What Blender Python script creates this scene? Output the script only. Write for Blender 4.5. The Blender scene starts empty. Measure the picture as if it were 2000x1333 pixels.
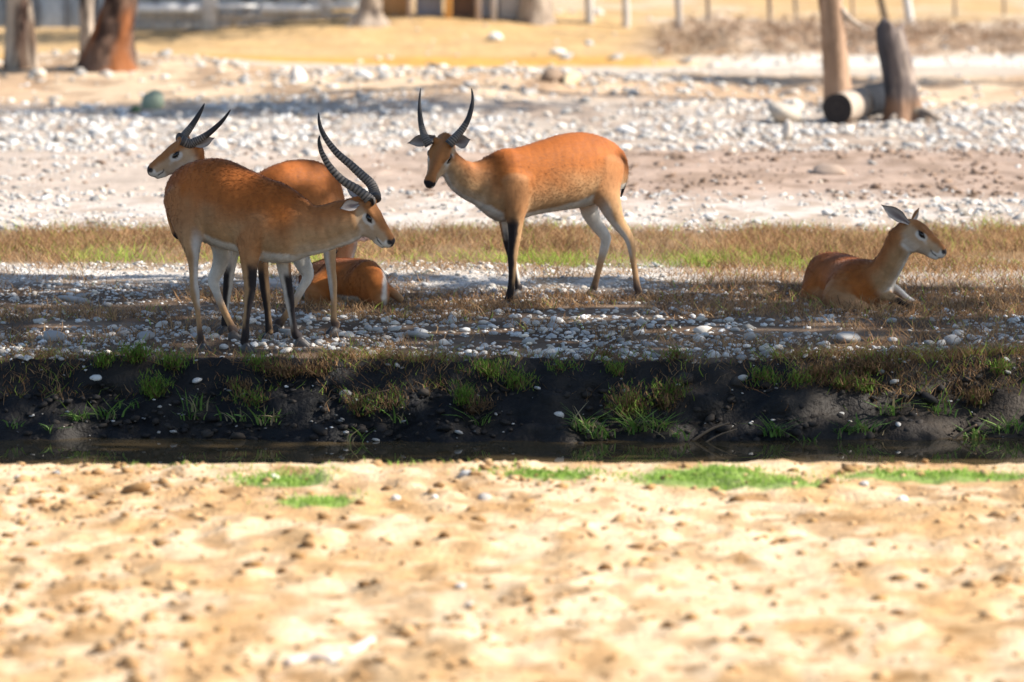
import bpy, math
import numpy as np

# ------------------------------------------------------------------ camera, sky, sun, exposure
scene = bpy.context.scene
F_MM, CAM_H, HORIZON = 150.0, 2.6, -258.0
FPX = F_MM / 36.0 * 2000.0
PITCH = math.atan((666.5 - HORIZON) / FPX)
cam_d = bpy.data.cameras.new("camera")
cam = bpy.data.objects.new("camera", cam_d)
scene.collection.objects.link(cam)
cam.location = (0, 0, CAM_H)
cam.rotation_euler = (math.pi / 2 - PITCH, 0, 0)
cam_d.lens = F_MM
cam_d.sensor_width = 36.0
cam_d.clip_start = 0.5
cam_d.clip_end = 3000
cam_d.dof.use_dof = True
cam_d.dof.focus_distance = 23.6
cam_d.dof.aperture_fstop = 2.2
scene.camera = cam

SUN_E, SUN_A = math.radians(40), math.radians(-7)      # elevation; azimuth from +X towards +Y
S = np.array([math.cos(SUN_E) * math.cos(SUN_A), math.cos(SUN_E) * math.sin(SUN_A), math.sin(SUN_E)])
world = bpy.data.worlds.new("World")
scene.world = world
world.use_nodes = True
wn = world.node_tree
sky = wn.nodes.new("ShaderNodeTexSky")
sky.sky_type = 'NISHITA'
sky.sun_disc = False
sky.sun_elevation = SUN_E
sky.sun_rotation = math.pi / 2 - SUN_A
sky.air_density = 1.0
sky.dust_density = 0.6
sky.ozone_density = 1.0
wn.links.new(sky.outputs[0], wn.nodes["Background"].inputs[0])
wn.nodes["Background"].inputs[1].default_value = 0.10
sun_d = bpy.data.lights.new("sun", 'SUN')
sun_d.energy = 5.0
sun_d.angle = math.radians(0.55)
sun_d.color = (1.0, 0.93, 0.82)
sun = bpy.data.objects.new("sun", sun_d)
scene.collection.objects.link(sun)
from mathutils import Vector, Matrix
sun.rotation_euler = Vector(S).to_track_quat('Z', 'Y').to_euler()
sun.location = (20, 20, 20)
scene.view_settings.view_transform = 'Standard'
scene.view_settings.look = 'None'
scene.view_settings.exposure = 0.95
scene.view_settings.gamma = 1.0
scene.view_settings.use_curve_mapping = False

# ------------------------------------------------------------------ helpers
rng = np.random.default_rng(7)
LINK = scene.collection.objects.link
COSP, SINP = math.cos(PITCH), math.sin(PITCH)
A_ = np.array


def raydir(px, py):
    a, b = (px - 1000.0) / FPX, (py - 666.5) / FPX
    return A_([a, COSP - b * SINP, -SINP - b * COSP])


def P(px, py, Y):
    """point that is Y metres in front and seen at photo pixel (px, py)"""
    d = raydir(px, py)
    return A_([0, 0, CAM_H]) + d * (Y / d[1])


def sst(a, b, x):
    t = np.clip((np.asarray(x, float) - a) / (b - a), 0, 1)
    return t * t * (3 - 2 * t)


def mixc(a, b, t):
    t = np.asarray(t)[..., None]
    return np.asarray(a) * (1 - t) + np.asarray(b) * t


_tab = np.random.default_rng(3).random((256, 256)).astype(np.float32)


def vn(x, y, s=0):
    x = np.asarray(x, float) + s * 17.31
    y = np.asarray(y, float) + s * 9.73
    xi, yi = np.floor(x).astype(int), np.floor(y).astype(int)
    fx, fy = x - xi, y - yi
    fx, fy = fx * fx * (3 - 2 * fx), fy * fy * (3 - 2 * fy)
    g = lambda i, j: _tab[i & 255, j & 255]
    return (g(xi, yi) * (1 - fx) + g(xi + 1, yi) * fx) * (1 - fy) + (g(xi, yi + 1) * (1 - fx) + g(xi + 1, yi + 1) * fx) * fy


def fbm(x, y, o=4, s=0):
    r, a, t = 0, 1.0, 0
    for i in range(o):
        r = r + a * vn(x * 2 ** i, y * 2 ** i, s + i * 3)
        t += a
        a *= 0.5
    return r / t


def catmull(pts, n):
    pts = np.asarray(pts, float)
    m = len(pts)
    if m < 3:
        t = np.linspace(0, 1, n)[:, None]
        return pts[0] * (1 - t) + pts[-1] * t
    ext = np.vstack([2 * pts[0] - pts[1], pts, 2 * pts[-1] - pts[-2]])
    u = np.linspace(0, m - 1, n)
    i = np.minimum(u.astype(int), m - 2)
    t = (u - i)[:, None]
    p0, p1, p2, p3 = ext[i], ext[i + 1], ext[i + 2], ext[i + 3]
    return 0.5 * (2 * p1 + (p2 - p0) * t + (2 * p0 - 5 * p1 + 4 * p2 - p3) * t ** 2 + (3 * p1 - p0 - 3 * p2 + p3) * t ** 3)


def unit(v):
    v = np.asarray(v, float)
    return v / (np.linalg.norm(v, axis=-1, keepdims=True) + 1e-12)


def make_mesh(name, V, F, mat, col=None, smooth=True):
    """V (n,3); F one array or list of arrays of polygons; one colour per vertex"""
    me = bpy.data.meshes.new(name)
    Fs = F if isinstance(F, list) else [F]
    Fs = [np.asarray(f, np.int32) for f in Fs if len(f)]
    V = np.asarray(V, np.float32)
    nl = sum(f.size for f in Fs)
    nf = sum(len(f) for f in Fs)
    me.vertices.add(len(V))
    me.vertices.foreach_set('co', V.ravel())
    me.loops.add(nl)
    me.polygons.add(nf)
    me.loops.foreach_set('vertex_index', np.concatenate([f.ravel() for f in Fs]))
    tot = np.concatenate([np.full(len(f), f.shape[1], np.int32) for f in Fs])
    me.polygons.foreach_set('loop_start', np.concatenate([[0], np.cumsum(tot)[:-1]]).astype(np.int32))
    me.polygons.foreach_set('loop_total', tot)
    me.update(calc_edges=True)
    if smooth:
        me.polygons.foreach_set('use_smooth', np.ones(nf, bool))
    if col is not None:
        a = me.color_attributes.new('Col', 'FLOAT_COLOR', 'POINT')
        c = np.ones((len(V), 4), np.float32)
        c[:, :3] = col
        a.data.foreach_set('color', c.ravel())
    if mat is not None:
        me.materials.append(mat)
    return me


def obj(name, me, parent=None, loc=None):
    o = bpy.data.objects.new(name, me)
    LINK(o)
    if parent is not None:
        o.parent = parent
        if parent.type == 'EMPTY' or True:
            o.matrix_parent_inverse = Matrix.Translation(parent.location).inverted()
    if loc is not None:
        o.location = loc
    return o


def tag(o, label=None, cat=None, group=None, kind=None):
    for k, v in (('label', label), ('category', cat), ('group', group), ('kind', kind)):
        if v:
            o[k] = v
    return o


def empty(name, loc, label, cat, group=None):
    o = bpy.data.objects.new(name, None)
    LINK(o)
    o.location = loc
    o.empty_display_size = 0.1
    return tag(o, label, cat, group)


def tube_mesh(path, rad, seg=10, col=None, cap=True):
    """path (n,3), rad (n,) or (n,seg) -> V, F list"""
    path = np.asarray(path, float)
    n = len(path)
    tan = unit(np.gradient(path, axis=0))
    ref = A_([0, 0, 1.0]) if abs(tan[0][2]) < 0.9 else A_([1.0, 0, 0])
    u = unit(np.cross(tan, ref))
    for i in range(1, n):
        v = u[i - 1] - tan[i] * np.dot(u[i - 1], tan[i])
        u[i] = v / (np.linalg.norm(v) + 1e-9)
    w = np.cross(tan, u)
    a = np.linspace(0, 2 * math.pi, seg, endpoint=False)
    r = np.asarray(rad, float)
    r = r[:, None] * np.ones(seg) if r.ndim == 1 else r
    V = path[:, None, :] + r[..., None] * (np.cos(a)[None, :, None] * u[:, None, :] + np.sin(a)[None, :, None] * w[:, None, :])
    V = V.reshape(-1, 3)
    i, j = np.meshgrid(np.arange(n - 1), np.arange(seg), indexing='ij')
    j2 = (j + 1) % seg
    Q = np.stack([i * seg + j, i * seg + j2, (i + 1) * seg + j2, (i + 1) * seg + j], -1).reshape(-1, 4)
    F = [Q]
    if cap:
        V = np.vstack([V, path[0], path[-1]])
        k = np.arange(seg)
        k2 = (k + 1) % seg
        F.append(np.stack([np.full(seg, n * seg), k2, k], -1))
        b = (n - 1) * seg
        F.append(np.stack([np.full(seg, n * seg + 1), b + k, b + k2], -1))
    return V, F


# ------------------------------------------------------------------ materials
def new_mat(name):
    m = bpy.data.materials.new(name)
    m.use_nodes = True
    nt = m.node_tree
    return m, nt, nt.nodes["Principled BSDF"]


def attr_mat(name, rough=0.9, spec=0.2, nscale=30.0, namp=0.35, bump=0.0, bscale=80.0, bdist=0.004, stretch=(1, 1, 1), sheen=0.0, random=0.0, n2scale=0, n2amp=0.0, trans=0.0):
    """vertex colour multiplied by procedural noise, with noise relief"""
    m, nt, bs = new_mat(name)
    N, L = nt.nodes, nt.links
    at = N.new('ShaderNodeAttribute')
    at.attribute_name = 'Col'
    tc = N.new('ShaderNodeTexCoord')
    mp = N.new('ShaderNodeMapping')
    mp.inputs['Scale'].default_value = stretch
    L.new(tc.outputs['Object'], mp.inputs[0])
    nz = N.new('ShaderNodeTexNoise')
    nz.inputs['Scale'].default_value = nscale
    nz.inputs['Detail'].default_value = 5
    nz.inputs['Roughness'].default_value = 0.65
    L.new(mp.outputs[0], nz.inputs['Vector'])
    mr = N.new('ShaderNodeMapRange')
    mr.inputs[1].default_value, mr.inputs[2].default_value = 0.25, 0.75
    mr.inputs[3].default_value, mr.inputs[4].default_value = 1 - namp, 1 + namp
    L.new(nz.outputs[0], mr.inputs[0])
    vm = N.new('ShaderNodeVectorMath')
    vm.operation = 'SCALE'
    L.new(at.outputs['Color'], vm.inputs[0])
    L.new(mr.outputs[0], vm.inputs['Scale'])
    out = vm.outputs[0]
    if n2amp:
        nz2 = N.new('ShaderNodeTexNoise')
        nz2.inputs['Scale'].default_value = n2scale
        nz2.inputs['Detail'].default_value = 3
        L.new(tc.outputs['Object'], nz2.inputs['Vector'])
        mr2 = N.new('ShaderNodeMapRange')
        mr2.inputs[1].default_value, mr2.inputs[2].default_value = 0.3, 0.7
        mr2.inputs[3].default_value, mr2.inputs[4].default_value = 1 - n2amp, 1 + n2amp
        L.new(nz2.outputs[0], mr2.inputs[0])
        v2 = N.new('ShaderNodeVectorMath')
        v2.operation = 'SCALE'
        L.new(out, v2.inputs[0])
        L.new(mr2.outputs[0], v2.inputs['Scale'])
        out = v2.outputs[0]
    if random:
        oi = N.new('ShaderNodeObjectInfo')
        mr3 = N.new('ShaderNodeMapRange')
        mr3.inputs[3].default_value, mr3.inputs[4].default_value = 1 - random, 1 + random
        L.new(oi.outputs['Random'], mr3.inputs[0])
        v3 = N.new('ShaderNodeVectorMath')
        v3.operation = 'SCALE'
        L.new(out, v3.inputs[0])
        L.new(mr3.outputs[0], v3.inputs['Scale'])
        out = v3.outputs[0]
    L.new(out, bs.inputs['Base Color'])
    bs.inputs['Roughness'].default_value = rough
    bs.inputs['Specular IOR Level'].default_value = spec
    if sheen:
        bs.inputs['Sheen Weight'].default_value = sheen
        bs.inputs['Sheen Roughness'].default_value = 0.4
    if trans:
        tr = N.new('ShaderNodeBsdfTranslucent')
        L.new(out, tr.inputs['Color'])
        mx = N.new('ShaderNodeMixShader')
        mx.inputs[0].default_value = trans
        L.new(bs.outputs[0], mx.inputs[1])
        L.new(tr.outputs[0], mx.inputs[2])
        L.new(mx.outputs[0], N['Material Output'].inputs['Surface'])
    if bump:
        nb = N.new('ShaderNodeTexNoise')
        nb.inputs['Scale'].default_value = bscale
        nb.inputs['Detail'].default_value = 4
        L.new(mp.outputs[0], nb.inputs['Vector'])
        bp = N.new('ShaderNodeBump')
        bp.inputs['Strength'].default_value = bump
        bp.inputs['Distance'].default_value = bdist
        L.new(nb.outputs[0], bp.inputs['Height'])
        L.new(bp.outputs[0], bs.inputs['Normal'])
    return m


M_GROUND = attr_mat('soil', rough=0.95, spec=0.1, nscale=9.0, namp=0.28, bump=0.7, bscale=45, bdist=0.02, n2scale=1.3, n2amp=0.12)
_n = M_GROUND.node_tree                      # dark wet mud is glossier than dry soil
_mr = _n.nodes.new('ShaderNodeMapRange')
_mr.inputs[1].default_value, _mr.inputs[2].default_value = 0.02, 0.07
_mr.inputs[3].default_value, _mr.inputs[4].default_value = 0.62, 0.95
_n.links.new([q for q in _n.nodes if q.type == 'ATTRIBUTE'][0].outputs['Fac'], _mr.inputs[0])
_n.links.new(_mr.outputs[0], _n.nodes['Principled BSDF'].inputs['Roughness'])
_n.nodes['Principled BSDF'].inputs['Specular IOR Level'].default_value = 0.22
M_STONE = attr_mat('pebble_stone', rough=0.8, spec=0.25, nscale=60, namp=0.14, bump=0.3, bscale=120, bdist=0.003)
M_STONE_ONE = attr_mat('single_pebble_stone', rough=0.8, spec=0.25, nscale=35, namp=0.16, bump=0.3, bscale=90, bdist=0.003, random=0.28)
M_HERB = attr_mat('dry_herb', rough=0.85, spec=0.15, nscale=20, namp=0.2, trans=0.25)
M_LEAF = attr_mat('leaf', rough=0.6, spec=0.3, nscale=15, namp=0.2, trans=0.3)
M_FUR = attr_mat('fur_coat', rough=0.75, spec=0.2, nscale=60, namp=0.12, bump=0.10, bscale=300, bdist=0.002, stretch=(0.5, 0.7, 1.0), sheen=0.1)
M_HAIR = attr_mat('fur_strand', rough=0.6, spec=0.3, nscale=200, namp=0.1, sheen=0.0)
M_HORN = attr_mat('horn', rough=0.6, spec=0.3, nscale=60, namp=0.25, bump=0.3, bscale=100, bdist=0.003)
M_EAR = attr_mat('ear_skin', rough=0.85, spec=0.15, nscale=120, namp=0.12)
M_HOOF = attr_mat('hoof', rough=0.5, spec=0.4, nscale=80, namp=0.2)
M_BARK = attr_mat('bark', rough=0.95, spec=0.1, nscale=7, namp=0.35, bump=0.8, bscale=18, bdist=0.03, stretch=(1, 1, 0.25))
M_WOOD = attr_mat('weathered_wood', rough=0.9, spec=0.1, nscale=12, namp=0.25, bump=0.4, bscale=25, bdist=0.01, stretch=(1, 1, 0.15), random=0.1)
M_WALL = attr_mat('wall_stone', rough=0.9, spec=0.15, nscale=14, namp=0.22, bump=0.5, bscale=20, bdist=0.015, random=0.12)

m, nt, bs = new_mat('eye')
bs.inputs['Base Color'].default_value = (0.006, 0.004, 0.003, 1)
bs.inputs['Roughness'].default_value = 0.06
M_EYE = m
m, nt, bs = new_mat('water')
bs.inputs['Base Color'].default_value = (0.085, 0.060, 0.030, 1)
bs.inputs['Roughness'].default_value = 0.02
bs.inputs['IOR'].default_value = 1.333
tc = nt.nodes.new('ShaderNodeTexCoord')
mp = nt.nodes.new('ShaderNodeMapping')
mp.inputs['Scale'].default_value = (1.0, 0.45, 1)
nz = nt.nodes.new('ShaderNodeTexNoise')
nz.inputs['Scale'].default_value = 9
nz.inputs['Detail'].default_value = 2
bp = nt.nodes.new('ShaderNodeBump')
bp.inputs['Strength'].default_value = 0.05
bp.inputs['Distance'].default_value = 0.02
nt.links.new(tc.outputs['Object'], mp.inputs[0])
nt.links.new(mp.outputs[0], nz.inputs['Vector'])
nt.links.new(nz.outputs[0], bp.inputs['Height'])
nt.links.new(bp.outputs[0], bs.inputs['Normal'])
M_WATER = m

# ------------------------------------------------------------------ the ground
WATER_Z = -0.37
FEET = []                      # (x, y, dz) local humps and hollows where hooves stand


def bank_edge(x):
    return 22.5 + 0.16 * (fbm(x * 0.7 + 5, x * 0 + 2.2, 3, 11) - 0.5) * 2 + 0.10 * (vn(x * 3.1, x * 0 + 9.1, 5) - 0.5)


def g_base(x, Y):
    x, Y = np.asarray(x, float), np.asarray(Y, float)
    be = bank_edge(x)
    far = 0.012 * np.clip(Y - be, 0, None)
    far = np.where(far > 0.08, 0.08 + 0.03 * np.tanh((far - 0.08) / 0.03), far)
    u = (be - Y)                                            # metres in front of the bank's edge
    sh = 0.10 * (fbm(x * 1.3 + 3, Y * 0 + 1.7, 3, 13) - 0.5)
    face = -0.16 * sst(-0.03, 0.12, u) - 0.14 * sst(0.14 + sh, 0.30 + sh, u) - 0.12 * sst(0.30, 0.50, u) - 0.25 * sst(0.5, 1.1, u)
    nb = Y - 18.55 - 0.25 * (fbm(x * 0.5, x * 0 + 4.4, 3, 21) - 0.5)
    near = -0.7 * sst(0, 0.9, nb)
    z = np.where(u < 0, far, np.maximum(face, -0.7))
    z = np.where(Y < 20.5, near, z)
    # mounds behind
    def bump(px, py, hx, hy, h, yy):
        return h * np.exp(-((x - (px - 1000) / FPX * yy) / hx) ** 2 - ((Y - yy) / hy) ** 2)
    z = z + bump(880, 0, 2.6, 3.0, 0.26, 47.0) + bump(200, 0, 2.0, 3.2, 0.28, 51.0)
    z = z + bump(960, 0, 3.6, 3.4, 0.34, 64.0) + bump(640, 0, 2.2, 3.0, 0.22, 64.0)
    z = z + 0.05 * sst(70, 110, Y) * (Y - 70)
    return z


def gz(x, Y, detail=True):
    x, Y = np.asarray(x, float), np.asarray(Y, float)
    z = g_base(x, Y)
    u = bank_edge(x) - Y
    if detail:
        inface = sst(-0.12, 0.05, u) * (1 - sst(0.5, 0.9, u))
        z = z + inface * 0.15 * (fbm(x * 4, Y * 6, 4, 31) - 0.5)
        z = z + inface * 0.06 * (fbm(x * 16, Y * 22, 3, 33) - 0.5)
        fore = 1 - sst(18.4, 18.9, Y)
        cl = fbm(x * 6, Y * 3.2, 4, 41)
        z = z + fore * (0.02 * (fbm(x * 1.3, Y * 1.0, 3, 43) - 0.5) + 0.10 * np.clip(cl - 0.54, 0, 1) - 0.05 * np.clip(0.42 - cl, 0, 1) + 0.030 * (fbm(x * 17, Y * 10, 3, 45) - 0.5))
        flat = sst(22.6, 23.2, Y)
        z = z + flat * 0.030 * (fbm(x * 1.1, Y * 0.8, 3, 51) - 0.5)
        back = sst(31, 36, Y)
        z = z + back * (0.06 * (fbm(x * 1.4, Y * 0.9, 4, 61) - 0.5) + 0.05 * np.clip(fbm(x * 5, Y * 2.5, 3, 63) - 0.55, 0, 1))
        debris = sst(56, 58.5, Y) * (1 - sst(62, 66, Y)) * sst(1.6, 3.2, x)
        z = z + debris * (0.18 + 0.25 * (fbm(x * 2, Y * 2, 3, 71) - 0.5))
    for fx, fy, dz in FEET:
        z = z + dz * np.exp(-((x - fx) ** 2 + (Y - fy) ** 2) / 0.03)
    return z


def G(px, py, detail=True):
    """where the ray through the pixel meets the ground (marching outwards)"""
    d = raydir(px, py)
    t = np.concatenate([np.arange(12, 35, 0.02), np.arange(35, 160, 0.1)])
    pts = A_([0, 0, CAM_H]) + d * (t / d[1])[:, None]
    below = pts[:, 2] < gz(pts[:, 0], pts[:, 1], detail)
    i = int(np.argmax(below)) if below.any() else len(t) - 1
    return A_([pts[i, 0], pts[i, 1], float(gz(pts[i, 0], pts[i, 1], detail))])


def foot_anchor(px, py, Y):
    """a hoof stands here: raise or lower the soil under it by what the pixel asks for"""
    p = P(px, py, Y)
    FEET.append((p[0], p[1], float(np.clip(p[2] - gz(p[0], p[1]), -0.06, 0.06))))
    return A_([p[0], p[1], float(gz(p[0], p[1]))])

# crops of the photograph the outlines were measured in -> photo pixels
def crop(ox, oy, k):
    return lambda x, y: (ox + k * x, oy + k * y)


c1, c2, c3 = crop(260, 180, 0.4052), crop(760, 150, 0.3676), crop(1520, 370, 0.2026)
c4, c5, c6 = crop(600, 210, 0.225), crop(260, 180, 0.15), crop(780, 160, 0.18)

HOOVES = {   # hoof contact: crop, x, y, depth
    'buck': [(c1, 334, 1258, 22.95), (c1, 482, 1195, 23.2), (c1, 545, 1255, 22.82), (c1, 806, 1226, 22.98)],
    'young': [(c1, 970, 1172, 23.85), (c1, 690, 1160, 24.05), (c1, 650, 1205, 23.65), (c1, 440, 1166, 23.85)],
    'facing': [(c2, 1316, 1200, 25.5), (c2, 1078, 1172, 25.7), (c2, 622, 1240, 25.15), (c2, 680, 1172, 25.35)],
}
FOOT = {k: [foot_anchor(*c(x, y), Y) for c, x, y, Y in v] for k, v in HOOVES.items()}
FOOT = {k: [A_([p[0], p[1], float(gz(p[0], p[1]))]) for p in v] for k, v in FOOT.items()}

# ground sheet: fine where the camera looks, growing towards the horizon
def grow(a, b, d0, d1):
    out = [a]
    while out[-1] < b:
        t = (out[-1] - a) / (b - a)
        out.append(out[-1] + d0 + (d1 - d0) * t)
    return out


xs_pos = grow(0, 4.2, 0.032, 0.04)[:-1] + grow(4.2, 14, 0.08, 0.5)[:-1] + grow(14, 900, 1.0, 120)
xs = A_(sorted(set([-v for v in xs_pos] + xs_pos)))
ys = A_(grow(4, 12.6, 0.6, 0.1)[:-1] + grow(12.6, 18.4, 0.04, 0.035)[:-1] + grow(18.4, 21.6, 0.05, 0.05)[:-1]
        + grow(21.6, 22.9, 0.018, 0.02)[:-1] + grow(22.9, 32, 0.035, 0.06)[:-1] + grow(32, 90, 0.07, 0.3)[:-1] + grow(90, 1500, 1.0, 160))
GX, GY = np.meshgrid(xs, ys, indexing='xy')
GZ = gz(GX, GY)


def ground_colour(x, Y):
    n1, n2, n3 = fbm(x * 0.9, Y * 0.5, 4, 101), fbm(x * 4, Y * 2.2, 4, 103), fbm(x * 0.4, Y * 0.25, 3, 105)
    wob = (n1 - 0.5) * 1.0
    sand = mixc((0.62, 0.455, 0.29), (0.48, 0.31, 0.155), sst(0.46, 0.66, n2))
    sand = mixc(sand, (0.68, 0.52, 0.34), sst(0.48, 0.68, n1) * 0.7)
    sand = mixc(sand, (0.38, 0.215, 0.09), sst(0.48, 0.64, fbm(x * 10, Y * 5.5, 3, 113)) * 0.6)
    sand = mixc(sand, (0.26, 0.14, 0.05), sst(0.62, 0.74, fbm(x * 6, Y * 3.2, 4, 109)) * 0.75)
    green = np.full_like(x, -1.0)
    for px, py, rx, ry in ((545, 942, 0.24, 0.22), (620, 985, 0.17, 0.16), (1060, 932, 0.25, 0.15), (1370, 940, 0.45, 0.30), (1500, 958, 0.25, 0.12), (1850, 935, 0.5, 0.15)):
        c = P(px, py, 21667.0 / (py + 258))
        green = np.maximum(green, 1 - ((x - c[0]) / rx) ** 2 - ((Y - c[1]) / ry) ** 2)
    green = sst(0.05, 0.5, green + (n2 - 0.5) * 1.2)
    col = mixc(sand, (0.16, 0.27, 0.06), green * 0.85)
    mud = mixc((0.010, 0.0095, 0.010), (0.024, 0.020, 0.017), sst(0.4, 0.65, n2))
    mud = mixc(mud, (0.055, 0.042, 0.032), sst(1.6, 2.8, x + wob) * 0.7)
    be = bank_edge(x)
    col = mixc(col, (0.05, 0.035, 0.02), sst(18.6, 18.9, Y))
    col = mixc(col, mud, sst(20, 21, Y))
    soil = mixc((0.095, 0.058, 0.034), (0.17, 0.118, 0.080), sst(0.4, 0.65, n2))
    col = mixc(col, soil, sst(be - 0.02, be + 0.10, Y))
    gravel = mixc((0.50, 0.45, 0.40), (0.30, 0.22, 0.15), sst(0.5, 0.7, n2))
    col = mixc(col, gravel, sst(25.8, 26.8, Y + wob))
    herb = mixc((0.26, 0.16, 0.08), (0.18, 0.12, 0.06), n2)
    col = mixc(col, herb, sst(27.0, 27.8, Y + wob))
    pale = mixc((0.52, 0.46, 0.41), (0.40, 0.32, 0.26), sst(0.42, 0.62, n2))
    col = mixc(col, pale, sst(29.4, 30.4, Y + wob * 0.7))
    clay = mixc((0.37, 0.27, 0.21), (0.27, 0.19, 0.14), sst(0.45, 0.65, n2))
    clay = mixc(clay, (0.46, 0.39, 0.33), sst(0.0, -2.5, x + wob * 2) * 0.7)
    col = mixc(col, clay, sst(31.2, 33.5, Y + wob * 1.5))
    stony = mixc((0.42, 0.35, 0.29), (0.30, 0.23, 0.18), sst(0.4, 0.6, n2))
    col = mixc(col, stony, sst(37.2, 38.5, Y + wob * 1.5))
    tan = mixc((0.44, 0.30, 0.19), (0.55, 0.41, 0.28), sst(0.4, 0.6, n1))
    tan = mixc(tan, (0.24, 0.15, 0.09), sst(0.52, 0.66, fbm(x * 2.2, Y * 1.2, 4, 111)) * 0.7)
    col = mixc(col, tan, sst(43.8, 45.2, Y + wob * 2))
    road = mixc((0.42, 0.35, 0.29), (0.52, 0.43, 0.34), n1)
    col = mixc(col, road, sst(51, 52.0, Y + wob))
    white = np.ones_like(col) * A_([0.62, 0.57, 0.50])
    ochre = mixc((0.54, 0.29, 0.062), (0.48, 0.28, 0.09), n2)
    right = sst(1.2, 3.2, x + wob * 1.5)
    col = mixc(col, mixc(ochre, white, right), sst(53.4, 54.2, Y + wob * 0.4))
    litter = mixc((0.30, 0.20, 0.13), (0.50, 0.39, 0.29), sst(0.35, 0.65, n2))
    ochre2 = mixc((0.50, 0.34, 0.18), (0.46, 0.29, 0.12), n2)
    col = mixc(col, mixc(ochre2, litter, right), sst(56.0, 57.0, Y + wob * 0.6))
    white2 = np.ones_like(col) * A_([0.56, 0.51, 0.45])
    col = mixc(col, mixc(ochre2, white2, right), sst(62, 64, Y + wob))
    sandy = mixc((0.50, 0.38, 0.25), (0.46, 0.30, 0.14), sst(0.4, 0.6, n1))
    col = mixc(col, sandy, sst(67, 69, Y + wob))
    return col


nr, nc = GX.shape
ii, jj = np.meshgrid(np.arange(nr - 1), np.arange(nc - 1), indexing='ij')
GF = np.stack([ii * nc + jj, ii * nc + jj + 1, (ii + 1) * nc + jj + 1, (ii + 1) * nc + jj], -1).reshape(-1, 4)
GV = np.stack([GX, GY, GZ], -1).reshape(-1, 3)
_u = bank_edge(GV[:, 0]) - GV[:, 1]
_f = sst(-0.02, 0.08, _u) * (1 - sst(0.45, 0.7, _u))
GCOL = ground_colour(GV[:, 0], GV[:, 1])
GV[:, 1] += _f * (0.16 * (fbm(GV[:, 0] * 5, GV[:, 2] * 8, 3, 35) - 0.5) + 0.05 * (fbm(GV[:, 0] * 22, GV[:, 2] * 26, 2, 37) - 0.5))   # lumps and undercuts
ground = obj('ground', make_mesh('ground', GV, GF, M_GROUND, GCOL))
tag(ground, kind='structure')

wv = A_([[-60, 18.3, WATER_Z], [60, 18.3, WATER_Z], [60, 23.2, WATER_Z], [-60, 23.2, WATER_Z]])
water = tag(obj('water', make_mesh('water', wv, A_([[0, 1, 2, 3]]), M_WATER)), kind='structure')

# ------------------------------------------------------------------ trees
import bmesh


def ico(sub):
    bm = bmesh.new()
    bmesh.ops.create_icosphere(bm, subdivisions=sub, radius=1.0)
    V = A_([v.co[:] for v in bm.verts])
    F = A_([[v.index for v in f.verts] for f in bm.faces])
    bm.free()
    return V, F


ICO = {s: ico(s) for s in (1, 2, 3)}


def bark_colour(V, pal, seed):
    a, b, c = pal
    n1 = fbm(V[:, 0] * 13 + V[:, 1] * 11, V[:, 2] * 2.0, 4, seed)
    n2 = fbm(V[:, 0] * 5 - V[:, 1] * 6, V[:, 2] * 1.1 + 3, 3, seed + 5)
    col = mixc(a, b, sst(0.43, 0.58, n1))
    return mixc(col, c, sst(0.55, 0.68, n2) * 0.8)


def trunk_mesh(pts, rads, pal, seed, seg=22, rough=0.2, flare=1.0):
    """tapered trunk with furrowed bark; pts run from the ground upwards"""
    n = 46
    path = catmull(pts, n)
    r = catmull(A_(rads, )[:, None], n)[:, 0]
    t = np.linspace(0, 1, n)
    ang = np.linspace(0, 2 * math.pi, seg, endpoint=False)
    hgt = path[:, 2] - path[0, 2]
    rr = r[:, None] * (1 + rough * 2 * (fbm(np.cos(ang)[None] * 2.2 + np.zeros((n, 1)) + seed, np.sin(ang)[None] * 2.2 + hgt[:, None] * 2.3, 5, seed) - 0.5))
    rr *= 1 + flare * np.exp(-hgt[:, None] / 0.16) * (0.25 + 0.35 * (np.sin(ang * 4 + seed)[None] * 0.5 + 0.5))
    V, F = tube_mesh(path, rr, seg)
    return make_mesh('trunk', V, F, M_BARK, bark_colour(V, pal, seed))


def leaf_cloud(C, n, spread, size, cols, seed):
    """leaf-sized faces around clump centres C"""
    r = np.random.default_rng(seed)
    i = r.integers(0, len(C), n)
    p = C[i] + r.normal(0, 1, (n, 3)) * spread
    a = unit(r.normal(0, 1, (n, 3)))
    b = unit(np.cross(a, r.normal(0, 1, (n, 3))))
    s = size * r.uniform(0.6, 1.4, (n, 1))
    V = np.stack([p - a * s, p + b * s * 0.42, p + a * s, p - b * s * 0.42], 1).reshape(-1, 3)
    F = np.arange(4 * n).reshape(-1, 4)
    col = mixc(cols[0], cols[1], r.random(n))
    return V, F, np.repeat(col, 4, 0)


BARK_BROWN = ((0.040, 0.026, 0.022), (0.15, 0.095, 0.070), (0.26, 0.095, 0.035))  # last tone gives scattered orange patches
BARK_PALE = ((0.30, 0.24, 0.19), (0.42, 0.34, 0.27), (0.14, 0.085, 0.055))
BARK_TAN = ((0.28, 0.18, 0.12), (0.38, 0.25, 0.17), (0.13, 0.07, 0.045))
LEAFC = ((0.045, 0.075, 0.02), (0.09, 0.13, 0.035))


def crown_points(cx, cy, z0, z1, rx, ry, n, seed):
    r = np.random.default_rng(seed)
    p = unit(r.normal(0, 1, (n, 3))) * (r.random((n, 1)) ** 0.4)
    return A_([cx, cy, (z0 + z1) / 2]) + p * A_([rx, ry, (z1 - z0) / 2])


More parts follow.
